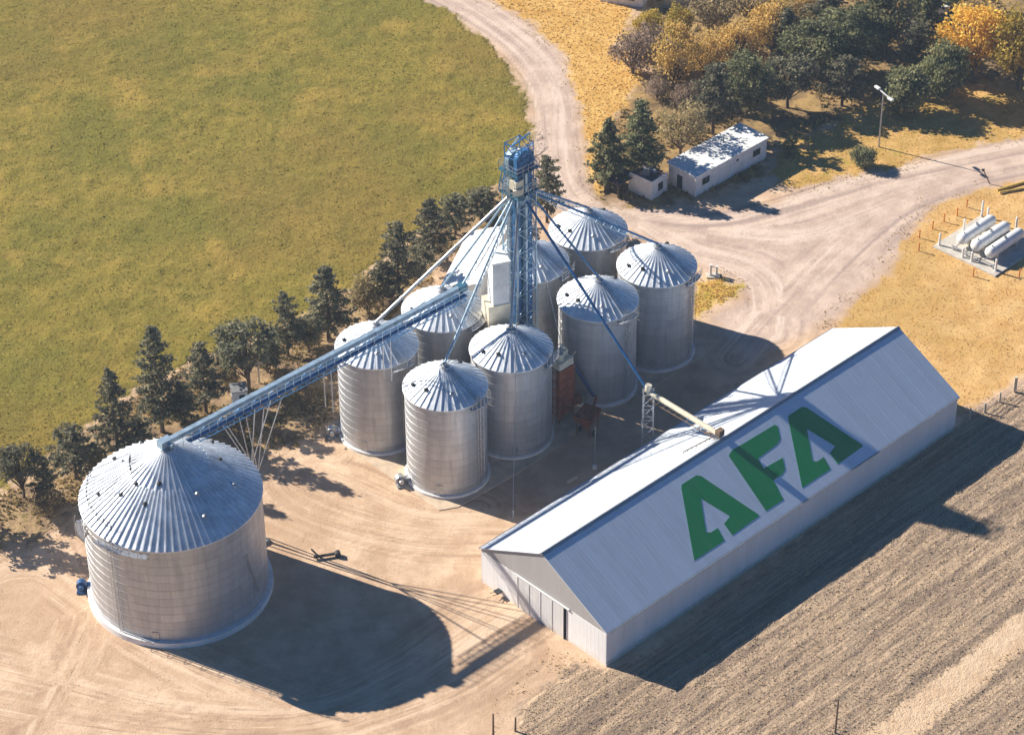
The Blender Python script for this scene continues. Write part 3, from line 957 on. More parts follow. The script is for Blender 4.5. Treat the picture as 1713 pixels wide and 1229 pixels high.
# distributor with its ring of outlets
db = MB().lathe([(.35, -2.6), (1.25, -1.7), (1.35, -1.1), (.5, -.3), (.4, .3)], 16, (0, 0, ZT - .9), cap0=True, cap1=True)
db.build('distributor', M['pale_blue_steel'], tw, smooth=True)
for y, mt, zz in ((-.75, 'blue_steel', ZT + 3.0), (.75, 'pale_blue_steel', ZT + 2.4)):
    h_ = MB()
    prof = [(-1.35, 0), (1.35, 0), (1.35, .7)] + [(1.35 * cos(u), .7 + 1.0 * sin(u)) for u in np.linspace(.2, pi - .2, 11)] + [(-1.35, .7)]
    n_ = len(prof)
    vs = [(x, y - .32, zz + z) for x, z in prof] + [(x, y + .32, zz + z) for x, z in prof]
    h_.add(vs, [tuple(range(n_)), tuple(range(2 * n_ - 1, n_ - 1, -1))] + [((i + 1) % n_, i, n_ + i, n_ + (i + 1) % n_) for i in range(n_)])
    h_.box((0, y, zz - .6), (2.6, .7, 1.2))
    hd = h_.build('elevator_head', M[mt], tw)
    MB().tube((.2, y + .45, zz + 1), (.2, y + 1.05, zz + 1), .34, n=14).box((.2, y + .8, zz + .45), (.9, .6, .5)).build('drive_motor', M['cream'], hd)
hb = MB()
for x, y in C4: hb.beam((x * .8, y * .9, ZT + .4), (x * .8, y * .9, ZT + 5.4), .1)
for z in (ZT + 3.6, ZT + 5.3):
    for i in range(4):
        a, b = C4[i], C4[(i + 1) % 4]
        hb.beam((a[0] * .8, a[1] * .9, z), (b[0] * .8, b[1] * .9, z), .08)
for i in range(4):
    a, b = C4[i], C4[(i + 1) % 4]
    for za, zb in ((ZT + .4, ZT + 3.6), (ZT + 3.6, ZT + 5.3)):
        hb.beam((a[0] * .8, a[1] * .9, za), (b[0] * .8, b[1] * .9, zb), .07); hb.beam((b[0] * .8, b[1] * .9, za), (a[0] * .8, a[1] * .9, zb), .07)
for i in range(7):
    hb.beam((-1.9 + i * .6, -1.7, ZT + 1.95), (-1.2 + i * .35, -.9, ZT + 4.2 + (i % 3) * .5), .08)
    hb.beam((-1.9 + i * .6, 1.6, ZT - 1.1), (-1.4 + i * .45, 1.3, ZT + 2.4), .1)
hb.tube((-1.9, -1.3, ZT - .2), (-1.2, -1.0, ZT + 3.2), .2, n=8); hb.tube((1.7, 1.3, ZT - .6), (1.1, .9, ZT + 2.8), .22, n=8)
hb.beam((-1.2, 0, ZT + 5.3), (1.8, 0, ZT + 5.9), .16); hb.beam((1.8, 0, ZT + 5.9), (1.8, 0, ZT + 3.4), .05)
hb.build('hoist_frame', M['blue_steel'], tw)
MB().box((-1.3, -.9, ZT + .55), (1.3, 1.1, 1.2)).prism([(-2.4, -1.4), (-1.4, -1.9), (-.7, -1.5), (-1.4, -.6)], ZT - .6, ZT + .2).build('cleaner_box', M['cream'], tw)
MB().box((0, 0, .45), (4.2, 3.4, .9)).build('boot_pit', M['concrete'], tw)

# spouts from the distributor to every bin
SPG = 'grain spouts running down from the elevator tower'


def spout(target, label, r=.14, truss=0.0, sag=0, z0=ZT - 1.6, mat='galv'):
    tgt = Vector(target)
    d = tgt - TOWER; d.z = 0; d.normalize()
    st = TOWER + d * 1.1 + Vector((0, 0, z0))
    root = thing('grain_spout', label, 'grain spout', st, 0, SPG)
    e = tgt - st
    m_ = MB().tube((0, 0, 0), e, r, n=10)
    L = e.length
    k = 3.0
    while k < L:
        p = e * (k / L); q = e * ((k + .12) / L); m_.tube(p, q, r + .05, n=10); k += 3.0
    m_.build('pipe', M[mat], root, smooth=True)
    if truss:
        t_ = MB(); dn = e.normalized(); sd = dn.cross(Vector((0, 0, 1))).normalized(); up = sd.cross(dn)
        n_ = int(L / 1.3)
        pts = []
        for i in range(n_ + 1):
            f = i / n_; h = truss * min(1, 4 * f, 4 * (1 - f)) + .05
            pts.append((e * f + up * (-h) + sd * .0, e * f))
        for (a, b), (c, d2) in zip(pts, pts[1:]):
            t_.beam(a, c, .08); t_.beam(b, c, .06); t_.beam(a, b, .06)
        t_.build('stiffening_truss', M['pale_blue_steel'], root)
    return root


pk = lambda i: pos[i] + Vector((0, 0, SPK + .25))
spout(pk(0), 'trussed spout running from the tower down to the frontmost silo roof', truss=.8, mat='pale_blue_steel')
spout(pk(1), 'steep spout dropping to the silo directly before the tower', r=.2, z0=ZT - 2.2)
spout(pk(2), 'spout falling to the silo right of the rusty dryer', mat='blue_steel')
spout(pk(3), 'long spout reaching out to the rightmost silo', truss=.5, mat='blue_steel')
spout(pk(4), 'long pale spout slanting down to the leftmost silo of the group', r=.2, mat='galv')
spout(pk(5), 'spout ending at the silo next to the white housing', mat='pale_blue_steel', z0=ZT - 2.0)
spout(pk(6), 'spout going down behind the tower to the half hidden silo', z0=ZT - 2.0)
spout(pk(7), 'spout falling to the farthest silo near the road', truss=.5, mat='blue_steel', z0=ZT - 1.3)
C_A = Vector((-38.1, 230.93, 20.75)); C_B = Vector((-6.1, 260.36, 20.3))
spout(C_B + Vector((0, 0, .3)), 'trussed spout feeding the upper end of the long conveyor', truss=.9, mat='pale_blue_steel')
AUG = site(1085, 655, 11.3)
spout(AUG, 'longest blue spout, slanting to the barn filling auger', r=.17, mat='blue_steel', z0=ZT - 2.2)

# guy cables
for k, (top, px_, lb) in enumerate((((0, 0, 30), (858, 866), 'thin guy cable anchored in the yard before the frontmost silos'),
                                    ((1, 0, 29), (930, 563), 'guy cable running down beside the rusty dryer'))):
    a = TOWER + Vector(top)
    b = site(*px_) if k == 0 else Vector((6.2, 262.4, 9.8))
    rr = thing('guy_cable', lb, 'cable', b, 0, 'guy cables of the elevator tower')
    MB().tube((0, 0, 0), a - b, .045, n=6).build('cable', M['galv'], rr)
    MB().tube((0, 0, -.3), (a - b).normalized() * .9, .09, n=8).build('anchor', M['galv'], rr)

# ================================================================ CONVEYOR
CD = (C_B - C_A); CLEN = CD.length; CAZ = atan2(CD.y, CD.x)
cv = thing('overhead_conveyor', 'long blue overhead conveyor from the silo group to the wide bin', 'conveyor', (C_A.x, C_A.y, 0), CAZ)
zc = C_A.z
m_ = MB().box((CLEN / 2, 0, zc), (CLEN, .5, .5))
m_.box((CLEN / 2, 0, zc + .3), (CLEN, .6, .08))
k = 0
while k < CLEN:
    m_.box((k, 0, zc), (.08, .74, .66)); k += 3.0
m_.build('casing', M['pale_blue_steel'], cv)
m_ = MB().box((CLEN / 2 + 1, -.82, zc - .5), (CLEN - 2, .7, .06))
m_.build('walkway', M['blue_steel'], cv)
m_ = MB()
n_ = 36
for i in range(n_ + 1):
    x = CLEN * i / n_
    m_.beam((x, -1.2, zc - .5), (x, -1.2, zc + .6), .05)
for dz in (.05, .6): m_.beam((0, -1.2, zc + dz), (CLEN, -1.2, zc + dz), .05)
m_.build('handrail', M['pale_blue_steel'], cv)
m_ = MB()
for y in (-1.15, .4):
    m_.beam((2.2, y, zc - .58), (CLEN, y, zc - .58), .14); m_.beam((3.4, y, zc - 1.2), (CLEN, y, zc - 1.2), .09)
    for i in range(3, n_):
        x0, x1 = CLEN * i / n_, CLEN * (i + 1) / n_
        if i % 2: m_.beam((x0, y, zc - .58), (x1, y, zc - 1.2), .06)
        else: m_.beam((x0, y, zc - 1.2), (x1, y, zc - .58), .06)
for i in range(3, n_ + 1):
    x = CLEN * i / n_; m_.beam((x, -1.15, zc - 1.2), (x, .4, zc - 1.2), .06)
m_.build('truss', M['blue_steel'], cv)
MB().box((-.4, 0, zc + .05), (1.5, 1.0, .95)).tube((-.2, -.5, zc), (-.2, -1.1, zc), .25, n=12).build('drive_head', M['pale_blue_steel'], cv)
MB().box((CLEN + .2, 0, zc), (1.2, .95, .9)).build('tail_box', M['teal_steel'], cv)
MB().tube((-.3, 0, zc - .4), (-.3, 0, TPK + .1), .3, .22, n=12).build('discharge_chute', M['galv'], cv)
# fan of struts standing beside the big bin
xb = 11.1
for y in (-1.1, .45):
    st = MB()
    hub = Vector((xb + .3, y * .8 + .3, 10.5))
    st.beam((xb - .1, y + .9, 0), hub, .12); st.beam((xb + .7, y + .9, 0), hub, .12)
    for x in (7.4, 10.0, 12.6, 15.2):
        st.beam(hub, (x, y, zc - 1.15), .09)
    st.build('support_strut', M['galv'], cv)
MB().box((xb + .3, .5, .15), (1.3, 2.8, .5)).build('footing', M['concrete'], cv)
for x in (22.5, 31.5):
    st = MB()
    for y in (-1.0, .4):
        st.beam((x, y, zc - 1.15), (x, y, 13.6), .1)
    st.build('prop', M['galv'], cv)

# ================================================================ BARN
bn = thing('grain_barn', 'long white gabled barn with big green letters on its roof', 'barn', BARN0, AZ)
HW = 10.0
m_wall = m_barn('barn_wall_sheet', lin(226, 224, 226), 0, 0.6, 0.0, 0.55, 0.25, along=0)
m_gable = m_barn('barn_gable_sheet', lin(242, 241, 240), 0, 0.6, 0.0, 0.55, 0.2, along=1)
m_gable_up = m_barn('barn_gable_grey_sheet', lin(176, 172, 170), 0, 0.5, 0.0, 0.55, 0.3, along=1)
m_roofb = m_barn('barn_roof_sheet', lin(230, 238, 247), 0, 0.55, 0.15, 0.34, 0.2, along=0)
m_door = m_barn('barn_door_sheet', lin(222, 220, 218), 0, 0.45, 0.0, 0.55, 0.3, along=1)
# local frame: x along barn, y = -N (left of ridge positive)
wt = 0.2
mb = MB()
mb.box((BL / 2, -HW + wt / 2, BHE / 2), (BL, wt, BHE)).box((BL / 2, HW - wt / 2, BHE / 2), (BL, wt, BHE))
mb.build('long_wall', m_wall, bn)
for x, nm in ((0, 'near'), (BL, 'far')):
    xi = x + (wt / 2 if x == 0 else -wt / 2)
    ZB = 4.68
    for y0, y1 in ((-HW + wt, -3.75), (3.75, HW - wt)) if x == 0 else ((-HW + wt, HW - wt),):
        MB().box((xi, (y0 + y1) / 2, ZB / 2), (wt, y1 - y0, ZB)).build('gable_wall', m_gable, bn)
    top = lambda y: BHR - 0.06 - (BHR - BHE) * abs(y) / HW
    yy = HW - wt
    prof = [(-yy, ZB), (yy, ZB), (yy, top(yy)), (0, top(0)), (-yy, top(yy))]
    g = MB()
    xa, xb_ = xi - wt / 2 + .03, xi + wt / 2 - .03
    g.add([(xa, y, z) for y, z in prof] + [(xb_, y, z) for y, z in prof],
          [(4, 3, 2, 1, 0), (5, 6, 7, 8, 9)] + [(i, (i + 1) % 5, 5 + (i + 1) % 5, 5 + i) for i in range(5)])
    g.build('gable_cladding', m_gable_up, bn)
# sliding door
d = MB().box((-.06, .28, 2.3), (.1, 7.5, 4.6))
for y in (-3.4, -1.6, .28, 2.1, 3.95): d.box((-.13, y, 2.3), (.05, .12, 4.5))
door = d.build('sliding_door', m_door, bn)
MB().box((-.09, 0, 4.72), (.16, 8.6, .16)).build('door_track', M['white_steel'], door)
MB().box((-.15, -3.52, 2.3), (.05, .09, 4.5)).build('door_edge', M['dark'], door)
# roof slopes
slope_len = sqrt(HW ** 2 + (BHR - BHE) ** 2)
oh = 0.12
for sgn in (-1, 1):
    r = MB()
    dz = (BHR - BHE) / HW
    ye = HW + oh
    th = 0.09
    e = .14
    vs = [(-e, 0, BHR), (BL + e, 0, BHR), (BL + e, sgn * ye, BHR - dz * ye), (-e, sgn * ye, BHR - dz * ye)]
    vs += [(x, y, z - th) for x, y, z in vs]
    fs = [(0, 1, 2, 3), (7, 6, 5, 4), (0, 4, 5, 1), (1, 5, 6, 2), (2, 6, 7, 3), (3, 7, 4, 0)]
    if sgn > 0: pass
    else: fs = [tuple(reversed(f)) for f in fs]
    r.add(vs, fs)
    # sheet laps every few metres
    k = 2.2
    while k < BL:
        r.beam((k, sgn * .25, BHR - dz * .25), (k, sgn * (ye - .02), BHR - dz * (ye - .02)), .04, .02); k += 2.2
    ro = r.build('roof_slope', m_roofb, bn)
    if sgn < 0: roof_r = ro
c_ = MB()
dz = (BHR - BHE) / HW
c_.add([(-.2, -.34, BHR - dz * .34 + .05), (-.2, 0, BHR + .09), (-.2, .34, BHR - dz * .34 + .05), (BL + .2, -.34, BHR - dz * .34 + .05), (BL + .2, 0, BHR + .09), (BL + .2, .34, BHR - dz * .34 + .05),
        (-.2, -.34, BHR - dz * .34 + .01), (-.2, .34, BHR - dz * .34 + .01), (BL + .2, -.34, BHR - dz * .34 + .01), (BL + .2, .34, BHR - dz * .34 + .01)],
       [(0, 3, 4, 1), (1, 4, 5, 2), (6, 8, 3, 0), (2, 5, 9, 7), (0, 1, 2, 7, 6), (3, 8, 9, 5, 4)])
c_.build('ridge_cap', M['galv'], bn)
for y in (-1, 1):
    MB().box((BL / 2, y * (HW + oh + .09), BHE - dz * oh - .1), (BL + .2, .14, .12)).build('gutter', M['galv'], bn)
MB().box((BL / 2, -HW - .03, .2), (BL, .08, .5)).box((BL / 2, HW + .03, .2), (BL, .08, .5)).build('footing', M['concrete'], bn)

# letters painted on the right slope (u along the barn, v down the slope)
LET = {
    'A': [(15.18, 10.12), (20.22, 10.13), (20.62, 8.48), (19.43, 8.48), (18.98, 8.14), (21.46, 4.55), (23.03, 8.15), (21.7, 8.48), (21.55, 10.13), (26.31, 10.0), (26.33, 9.8), (23.55, 2.35), (23.1, 1.98), (20.6, 1.98), (20.25, 2.35)],
    'F': [(27.48, 9.98), (30.5, 9.98), (31.2, 7.42), (32.7, 7.42), (33.53, 7.15), (34.41, 5.8), (31.25, 5.62), (31.55, 4.28), (35.1, 4.1), (35.95, 3.75), (36.9, 2.35), (36.7, 1.95), (29.35, 1.78), (28.5, 2.1)],
}
LET['A2'] = [(u + 18.55, v - .06) for u, v in LET['A']]
m_green = m_barn('green_lettering_paint', lin(0, 146, 76), 0, 0.55, 0.0, 0.5, 0.16, along=0)
cs, sn = HW / slope_len, (BHR - BHE) / slope_len
for k in ('A', 'F', 'A2'):
    poly = LET[k]
    o_ = Vector((0, 0, BHR)); du = Vector((1, 0, 0)); dv = Vector((0, -cs, -sn)); nn = du.cross(dv); nn = -nn if nn.z < 0 else nn
    top_ = [o_ + du * u + dv * v + nn * .016 for u, v in poly]
    bot = [p - nn * .012 for p in top_]
    n_ = len(poly)
    import bmesh
    bm = bmesh.new()
    vt = [bm.verts.new(p) for p in top_]; vb = [bm.verts.new(p) for p in bot]
    bm.faces.new(vt); bm.faces.new(list(reversed(vb)))
    for i in range(n_): bm.faces.new((vt[i], vb[i], vb[(i + 1) % n_], vt[(i + 1) % n_]))
    bm.normal_update()
    bmesh.ops.triangulate(bm, faces=[f for f in bm.faces if len(f.verts) > 4])
    bmesh.ops.recalc_face_normals(bm, faces=bm.faces)
    me = bpy.data.meshes.new('painted_letter'); bm.to_mesh(me); bm.free()
    me.materials.append(m_green)
    lo = bpy.data.objects.new('painted_letter', me); COL.objects.link(lo); lo.parent = roof_r
    lo['label'] = {'A': 'green letter A nearest the barn door', 'F': 'green letter F in the middle', 'A2': 'green letter A farthest from the barn door'}[k]

# auger filling the barn
RIDGE = site(1204, 727, BHR + .4)
E2 = RIDGE - AUG
ag = thing('filling_auger', 'cream auger tube leading from its lattice stand to the barn ridge', 'auger', (AUG.x, AUG.y, 0))
z0 = AUG.z
m_ = MB().tube((0, 0, z0), (E2.x, E2.y, RIDGE.z), .34, n=12); m_.tube((-.1, 0, z0 + .1), (0, 0, z0 + 1.0), .4, n=12)
m_.build('tube', M['cream'], ag, smooth=True)
dd = Vector((E2.x, E2.y, 0)).normalized(); ss = Vector((-dd.y, dd.x, 0))
m_ = MB()
for k in (-.5, .5):
    m_.beam(Vector((0, 0, z0 - .5)) + ss * k * 1.4, Vector((E2.x, E2.y, RIDGE.z - .3)) + ss * k * 1.4, .08)
for i in range(13):
    p = Vector((0, 0, z0 - .5)).lerp(Vector((E2.x, E2.y, RIDGE.z - .3)), i / 12); m_.beam(p - ss * .7, p + ss * .7, .06)
m_.build('carrier', M['timber'], ag)
m_ = MB()
C4b = [(-.7, -.7), (.7, -.7), (.7, .7), (-.7, .7)]
for x, y in C4b: m_.beam((x, y, 0), (x * .8, y * .8, z0), .1)
for j in range(7):
    za, zb = z0 * j / 7, z0 * (j + 1) / 7
    for i in range(4):
        a, b = C4b[i], C4b[(i + 1) % 4]
        m_.beam((*a, za), (*b, zb), .06); m_.beam((*a, zb), (*b, zb), .06)
m_.build('lattice_stand', M['galv'], ag)
m_ = MB().box((E2.x, E2.y, RIDGE.z + .35), (.9, .7, .8), AZ).tube((E2.x - 1.6, E2.y + .9, RIDGE.z - .35), (E2.x, E2.y, RIDGE.z + .1), .12, n=8)
m_.build('discharge_head', M['timber'], ag)
hp = [Vector((E2.x, E2.y, 0)) + A * (-.4 - i * .62) - N * (.5 + .12 * i) for i in range(8)]
rl = MB()
for i, p in enumerate(hp): rl.beam(p + Vector((0, 0, BHR - (abs(.5 + .12 * i)) * dz + .1)), p + Vector((0, 0, BHR - (abs(.5 + .12 * i)) * dz + .45)), .07)
for i in range(7): rl.beam(hp[i] + Vector((0, 0, BHR - (.5 + .12 * i) * dz + .42)), hp[i + 1] + Vector((0, 0, BHR - (.62 + .12 * i) * dz + .42)), .1)
rl.build('ridge_rail', M['timber'], ag)

# ================================================================ WHITE HOUSING, SHED, DRYER
wh = thing('elevator_housing', 'tall white clad housing squeezed beside the blue elevator tower', 'housing', (-1.55, 265.2, 0), 0.32)
MB().box((0, 0, 10.8), (2.1, 2.1, 21.6)).build('shaft', M['white_wall'], wh)
MB().box((-.3, .2, 7.8), (2.8, 2.8, 15.6)).build('base_block', M['cream'], wh)
MB().prism([(-1.2, -1.2), (1.2, -1.2), (1.2, 1.2), (-1.2, 1.2)], 21.62, 21.8).build('roof', M['white_roof'], wh)
MB().box((-1.72, 0, 9), (.06, .8, 1.0)).build('hatch', M['dark'], wh)

q = [Vector((-9.28, 282.3, 0)), Vector((-4.24, 279.22, 0)), Vector((-1.14, 293.13, 0)), Vector((-4.72, 296.1, 0))]
ctr = sum(q, Vector()) / 4
ax = ((q[3] - q[0]) + (q[2] - q[1])).normalized(); az_s = atan2(ax.y, ax.x)
sh = thing('grain_shed', 'white shed with a steep sheet roof behind the silos', 'shed', ctr, az_s)
L_, W_ = 14.2, 5.6
m_ = MB()
m_.box((0, 0, 2.7), (L_ - .4, W_ - .4, 5.4)); m_.build('wall', M['white_wall'], sh)
vs = [(-L_ / 2, -W_ / 2, 7.9), (L_ / 2, -W_ / 2, 7.9), (L_ / 2, W_ / 2, 5.9), (-L_ / 2, W_ / 2, 5.9)]
vs2 = [(-L_ / 2, -W_ / 2, 5.42), (L_ / 2, -W_ / 2, 5.42), (L_ / 2, W_ / 2, 5.42), (-L_ / 2, W_ / 2, 5.42)]
MB().add(vs + vs2, [(0, 1, 2, 3), (7, 6, 5, 4), (0, 4, 5, 1), (1, 5, 6, 2), (2, 6, 7, 3), (3, 7, 4, 0)]).build('roof', M['white_roof'], sh)
MB().box((1.5, -W_ / 2 + .16, 1.7), (3.2, .1, 3.4)).build('door', M['galv'], sh)

dr = thing('grain_dryer', 'rusty grain dryer with a cream hopper top between the two middle front silos', 'dryer', (6.0, 262.2, 0), AZ)
m_ = MB().box((0, 0, 4.4), (2.6, 2.2, 7.0))
for i in range(6): m_.box((0, 0, 1.6 + i * 1.15), (2.75, 2.35, .14))
m_.build('drying_column', M['rust'], dr)
m_ = MB().box((0, 0, 8.5), (2.4, 2.0, 1.0)).tube((-.4, -.3, 9), (-.4, -.3, 10.0), .45, n=12).box((.7, .4, 9.3), (1.0, .9, .8))
for k in (-1.3, 1.3): m_.beam((-1.3, k, 9.0), (1.3, k, 9.9), .07)
m_.tube((-1.2, .6, 9.4), (1.4, .9, 9.6), .22, n=10)
m_.build('hopper_top', M['cream'], dr)
m_ = MB()
for x, y in ((-1.2, -1), (1.2, -1), (1.2, 1), (-1.2, 1)): m_.beam((x, y, 0), (x, y, 1.0), .16)
m_.build('leg', M['rust'], dr)
MB().tube((1.3, -.6, 2), (2.4, -1.0, 2), .7, n=16).build('burner', M['rust'], dr)
MB().tube((1.4, 0, 8.2), (4.2, -1.6, 1.8), .2, n=10).build('discharge_pipe', M['fan_blue'], dr)

hopper = thing('mobile_hopper', 'rusty red mobile hopper standing in the shade below the right silos', 'hopper', (9.2, 258.6, 0), AZ + .3)
m_ = MB()
t4 = [(-1.5, -1.1, 2.9), (1.5, -1.1, 2.9), (1.5, 1.1, 2.9), (-1.5, 1.1, 2.9)]; b4 = [(-.4, -.3, .9), (.4, -.3, .9), (.4, .3, .9), (-.4, .3, .9)]
m_.add(t4 + b4, [(3, 2, 1, 0), (4, 5, 6, 7), (0, 1, 5, 4), (1, 2, 6, 5), (2, 3, 7, 6), (3, 0, 4, 7)])
m_.box((0, 0, 3.1), (3.1, 2.3, .4)); m_.build('bin', M['rust'], hopper)
for x in (-1.1, 1.1):
    for y in (-.9, .9): MB().beam((x, y, .35), (x * 1.1, y, 2.8), .12).build('leg', M['rust'], hopper)
for y in (-.95, .95): MB().tube((0, y - .1, .4), (0, y + .1, .4), .4, n=16).build('wheel', M['dark'], hopper)
MB().tube((.3, 0, .8), (3.2, .4, 3.6), .18, n=10).build('auger_tube', M['rust'], hopper)

yp = thing('yard_pole', 'slim grey pole standing in the shade beside the barn', 'pole', site(995, 783))
MB().tube((0, 0, 0), (0, 0, 6.4), .1, .07, n=8).build('shaft', M['galv'], yp)
MB().tube((0, 0, 0), (0, 0, .55), .32, .26, n=10).build('base', M['white_steel'], yp)
for p_, lb, s_ in (((957, 803), 'pale plank lying in the shade near the barn wall, left of the pole', 1.5), ((985, 806), 'longer pale plank lying along the barn eaves shade', 2.2)):
    o = MB().box((0, 0, .1), (s_, .3, .2), rnd.random()).build('plank', M['cream'], loc=site(*p_)); tag(o, lb, 'plank', 'loose planks beside the barn')

# ================================================================ SMALL YARD THINGS
hut = thing('guard_hut', 'tiny white hut with one dark window behind the long conveyor', 'hut', site(402, 683), 0.2)
MB().box((0, 0, 1.6), (1.9, 1.9, 3.2)).build('wall', M['white_wall'], hut)
MB().box((0, 0, 3.27), (2.1, 2.1, .14)).build('roof', M['galv'], hut)
MB().box((.3, -.96, 2.3), (.75, .06, .95)).build('window', M['glass'], hut)
MB().box((-.97, .1, 1.0), (.06, .8, 1.9)).build('door', M['galv'], hut)
wp = thing('marker_post', 'white T shaped post among the brush behind the conveyor', 'post', site(434, 640))
MB().box((0, 0, 1.5), (.22, .22, 3.0)).build('shaft', M['cream'], wp); MB().box((0, 0, 3.05), (1.2, .2, .2)).build('crossbar', M['cream'], wp)

pm = thing('water_pump', 'pair of white posts joined as a pump on the small grass patch', 'pump', site(1193, 462))
MB().box((-.35, 0, .95), (.3, .35, 1.9)).build('column', M['white_steel'], pm)
MB().box((.45, .15, .75), (.3, .3, 1.5)).build('column', M['white_steel'], pm)
MB().beam((-.35, 0, 1.6), (.45, .15, 1.3), .12).build('crosspipe', M['white_steel'], pm)
MB().box((0, 0, .08), (1.8, 1.2, .24)).build('slab', M['concrete'], pm)

bw = thing('wheelbarrow', 'small dark wheelbarrow beside the barn gable', 'wheelbarrow', site(834, 996), .6)
m_ = MB(); m_.add([(-.5, -.4, .75), (.6, -.35, .8), (.6, .35, .8), (-.5, .4, .75), (-.3, -.2, .4), (.3, -.2, .4), (.3, .2, .4), (-.3, .2, .4)], [(3, 2, 1, 0), (4, 5, 6, 7), (0, 1, 5, 4), (1, 2, 6, 5), (2, 3, 7, 6), (3, 0, 4, 7)])
m_.build('tray', M['dark'], bw)
MB().tube((.75, -.06, .28), (.75, .06, .28), .28, n=14).build('wheel', M['dark'], bw)
for y in (-.28, .28): MB().beam((.75, y * .3, .3), (-1.0, y, .7), .06).build('handle', M['timber'], bw)

hb_ = thing('shadow_bar', 'dark bar standing in for a cast shadow beside the big bin shadow', 'shadow_bar', site(548, 932), .2)  # dark bars and wheel added in place of a cast shadow
MB().beam((-1.6, 0, .35), (1.2, .1, .35), .25).beam((-1.0, 0, .3), (-1.7, 1.3, .5), .16).build('bar', M['dark'], hb_)
MB().tube((1.2, -.3, .35), (1.2, .3, .35), .35, n=12).build('wheel', M['dark'], hb_)

FP = 'wooden posts of the field fence'
for k, (px_, h_, lb) in enumerate((((825, 1232), 3.4, 'leaning wooden post at the bottom edge left of the ploughed field'), ((862, 1222), 2.0, 'short wooden post just right of the tall leaning one'),
                                   ((1397, 1226), 5.0, 'tall lone post standing in the stubble near the dirt track'))):
    o = MB().tube((0, 0, -.2), (.04, 0, h_), .13, .09, n=8).build('fence_post', M['timber'], loc=site(*px_)); tag(o, lb, 'post', FP)

fe = thing('wire_fence', 'old wire fence with pale posts at the edge of the stubble right of the barn', 'fence', site(1645, 692))
prev = None
base = site(1645, 692)
for i, (px_, py_) in enumerate(((1622, 700), (1647, 690), (1672, 672), (1697, 655), (1722, 638), (1750, 622))):
    p = site(px_, py_) - base
    MB().tube(p + Vector((0, 0, -.2)), p + Vector((0, 0, 1.5 if i != 3 else 2.3)), .14 if i != 3 else .24, n=8).build('post', M['stone'], fe)
    if prev is not None:
        w_ = MB()
        for z in (.4, .8, 1.2): w_.beam(prev + Vector((0, 0, z)), p + Vector((0, 0, z)), .035)
        w_.build('wire', M['galv'], fe)
    prev = p

lp = thing('light_pole', 'tall grey light pole with two white lamps at the grove edge', 'light pole', site(1470, 246))
MB().tube((0, 0, 0), (0, 0, 8.9), .13, .08, n=8).build('shaft', M['galv'], lp)
arm_d = Vector((.55, -.83, 0))
MB().beam(-arm_d * 1.2 + Vector((0, 0, 9.15)), arm_d * 1.4 + Vector((0, 0, 8.75)), .14).build('arm', M['white_steel'], lp)
for s_, z_ in ((-1.35, 9.2), (1.55, 8.7)):
    c = arm_d * s_
    MB().box((c.x, c.y, z_), (.95, .42, .24), atan2(arm_d.y, arm_d.x)).build('lamp_head', M['white_steel'], lp)

# ================================================================ WHITE HOUSES
ho = thing('white_house', 'long white flat roofed house beside the grove', 'house', (25.88, 312.48, 0), radians(43.4))
HL, HD, HZ = 14.8, 5.2, 3.35
MB().box((HL / 2, HD / 2, HZ / 2), (HL, HD, HZ)).build('wall', M['white_wall'], ho)
r_ = MB().box((HL / 2, HD / 2, HZ + .08), (HL + .5, HD + .5, .16))
for i in range(8): r_.box((.5 + i * (HL - 1) / 7, HD / 2, HZ + .175), (.1, HD + .3, .04))
r_.build('roof', M['white_roof'], ho)
for x in (2.0, 12.6):
    w = MB().box((x, -.03, 1.95), (1.7, .1, 1.25)).build('window', M['white_steel'], ho)
    MB().box((x, -.07, 1.95), (1.5, .06, 1.05)).build('pane', M['glass'], w)
MB().box((7.4, -.04, 1.25), (.95, .08, 2.1)).build('door', M['white_steel'], ho)
MB().box((8.6, -.05, 2.4), (.4, .08, .3)).build('air_vent', M['dark'], ho)
MB().box((-.04, 3.0, 1.2), (.08, .95, 2.1)).build('door', M['dark'], ho)
MB().tube((9.5, 3.6, HZ), (9.5, 3.6, HZ + .9), .14, n=10).build('flue', M['galv'], ho)

h2 = thing('white_hut', 'small white hut with a cluttered dark roof left of the long house', 'hut', (19.72, 311.7, 0), radians(48))
MB().box((1.75, 2.1, 1.35), (3.5, 4.2, 2.7)).build('wall', M['white_wall'], h2)
MB().box((1.75, 2.1, 2.76), (3.2, 3.9, .12)).build('roof', M['maroon'], h2)
MB().box((1.75, .07, 2.86), (3.5, .14, .32)).box((.07, 2.1, 2.86), (.14, 3.92, .32)).build('parapet', M['white_wall'], h2)
MB().box((1.9, -.03, 1.5), (1.0, .08, 1.2)).build('window', M['glass'], h2)
MB().box((1.6, 2.3, 3.15), (1.2, 1.0, .65), .5).tube((2.4, 1.3, 3.1), (2.4, 2.5, 3.1), .32, n=12).build('water_tank', M['galv'], h2)

ls = thing('timber_shelter', 'low dark timber shelter under the tree left of the white hut', 'shelter', site(1037, 318), .75)
for x, y in ((-1.7, -1.3), (1.7, -1.3), (1.7, 1.3), (-1.7, 1.3)): MB().box((x, y, 1.1), (.16, .16, 2.2)).build('post', M['timber'], ls)
MB().box((0, 0, 2.28), (3.9, 3.1, .14)).build('roof', M['maroon'], ls)
MB().box((0, 1.25, 1.0), (3.2, .08, 2.0)).build('back_wall', M['timber'], ls)

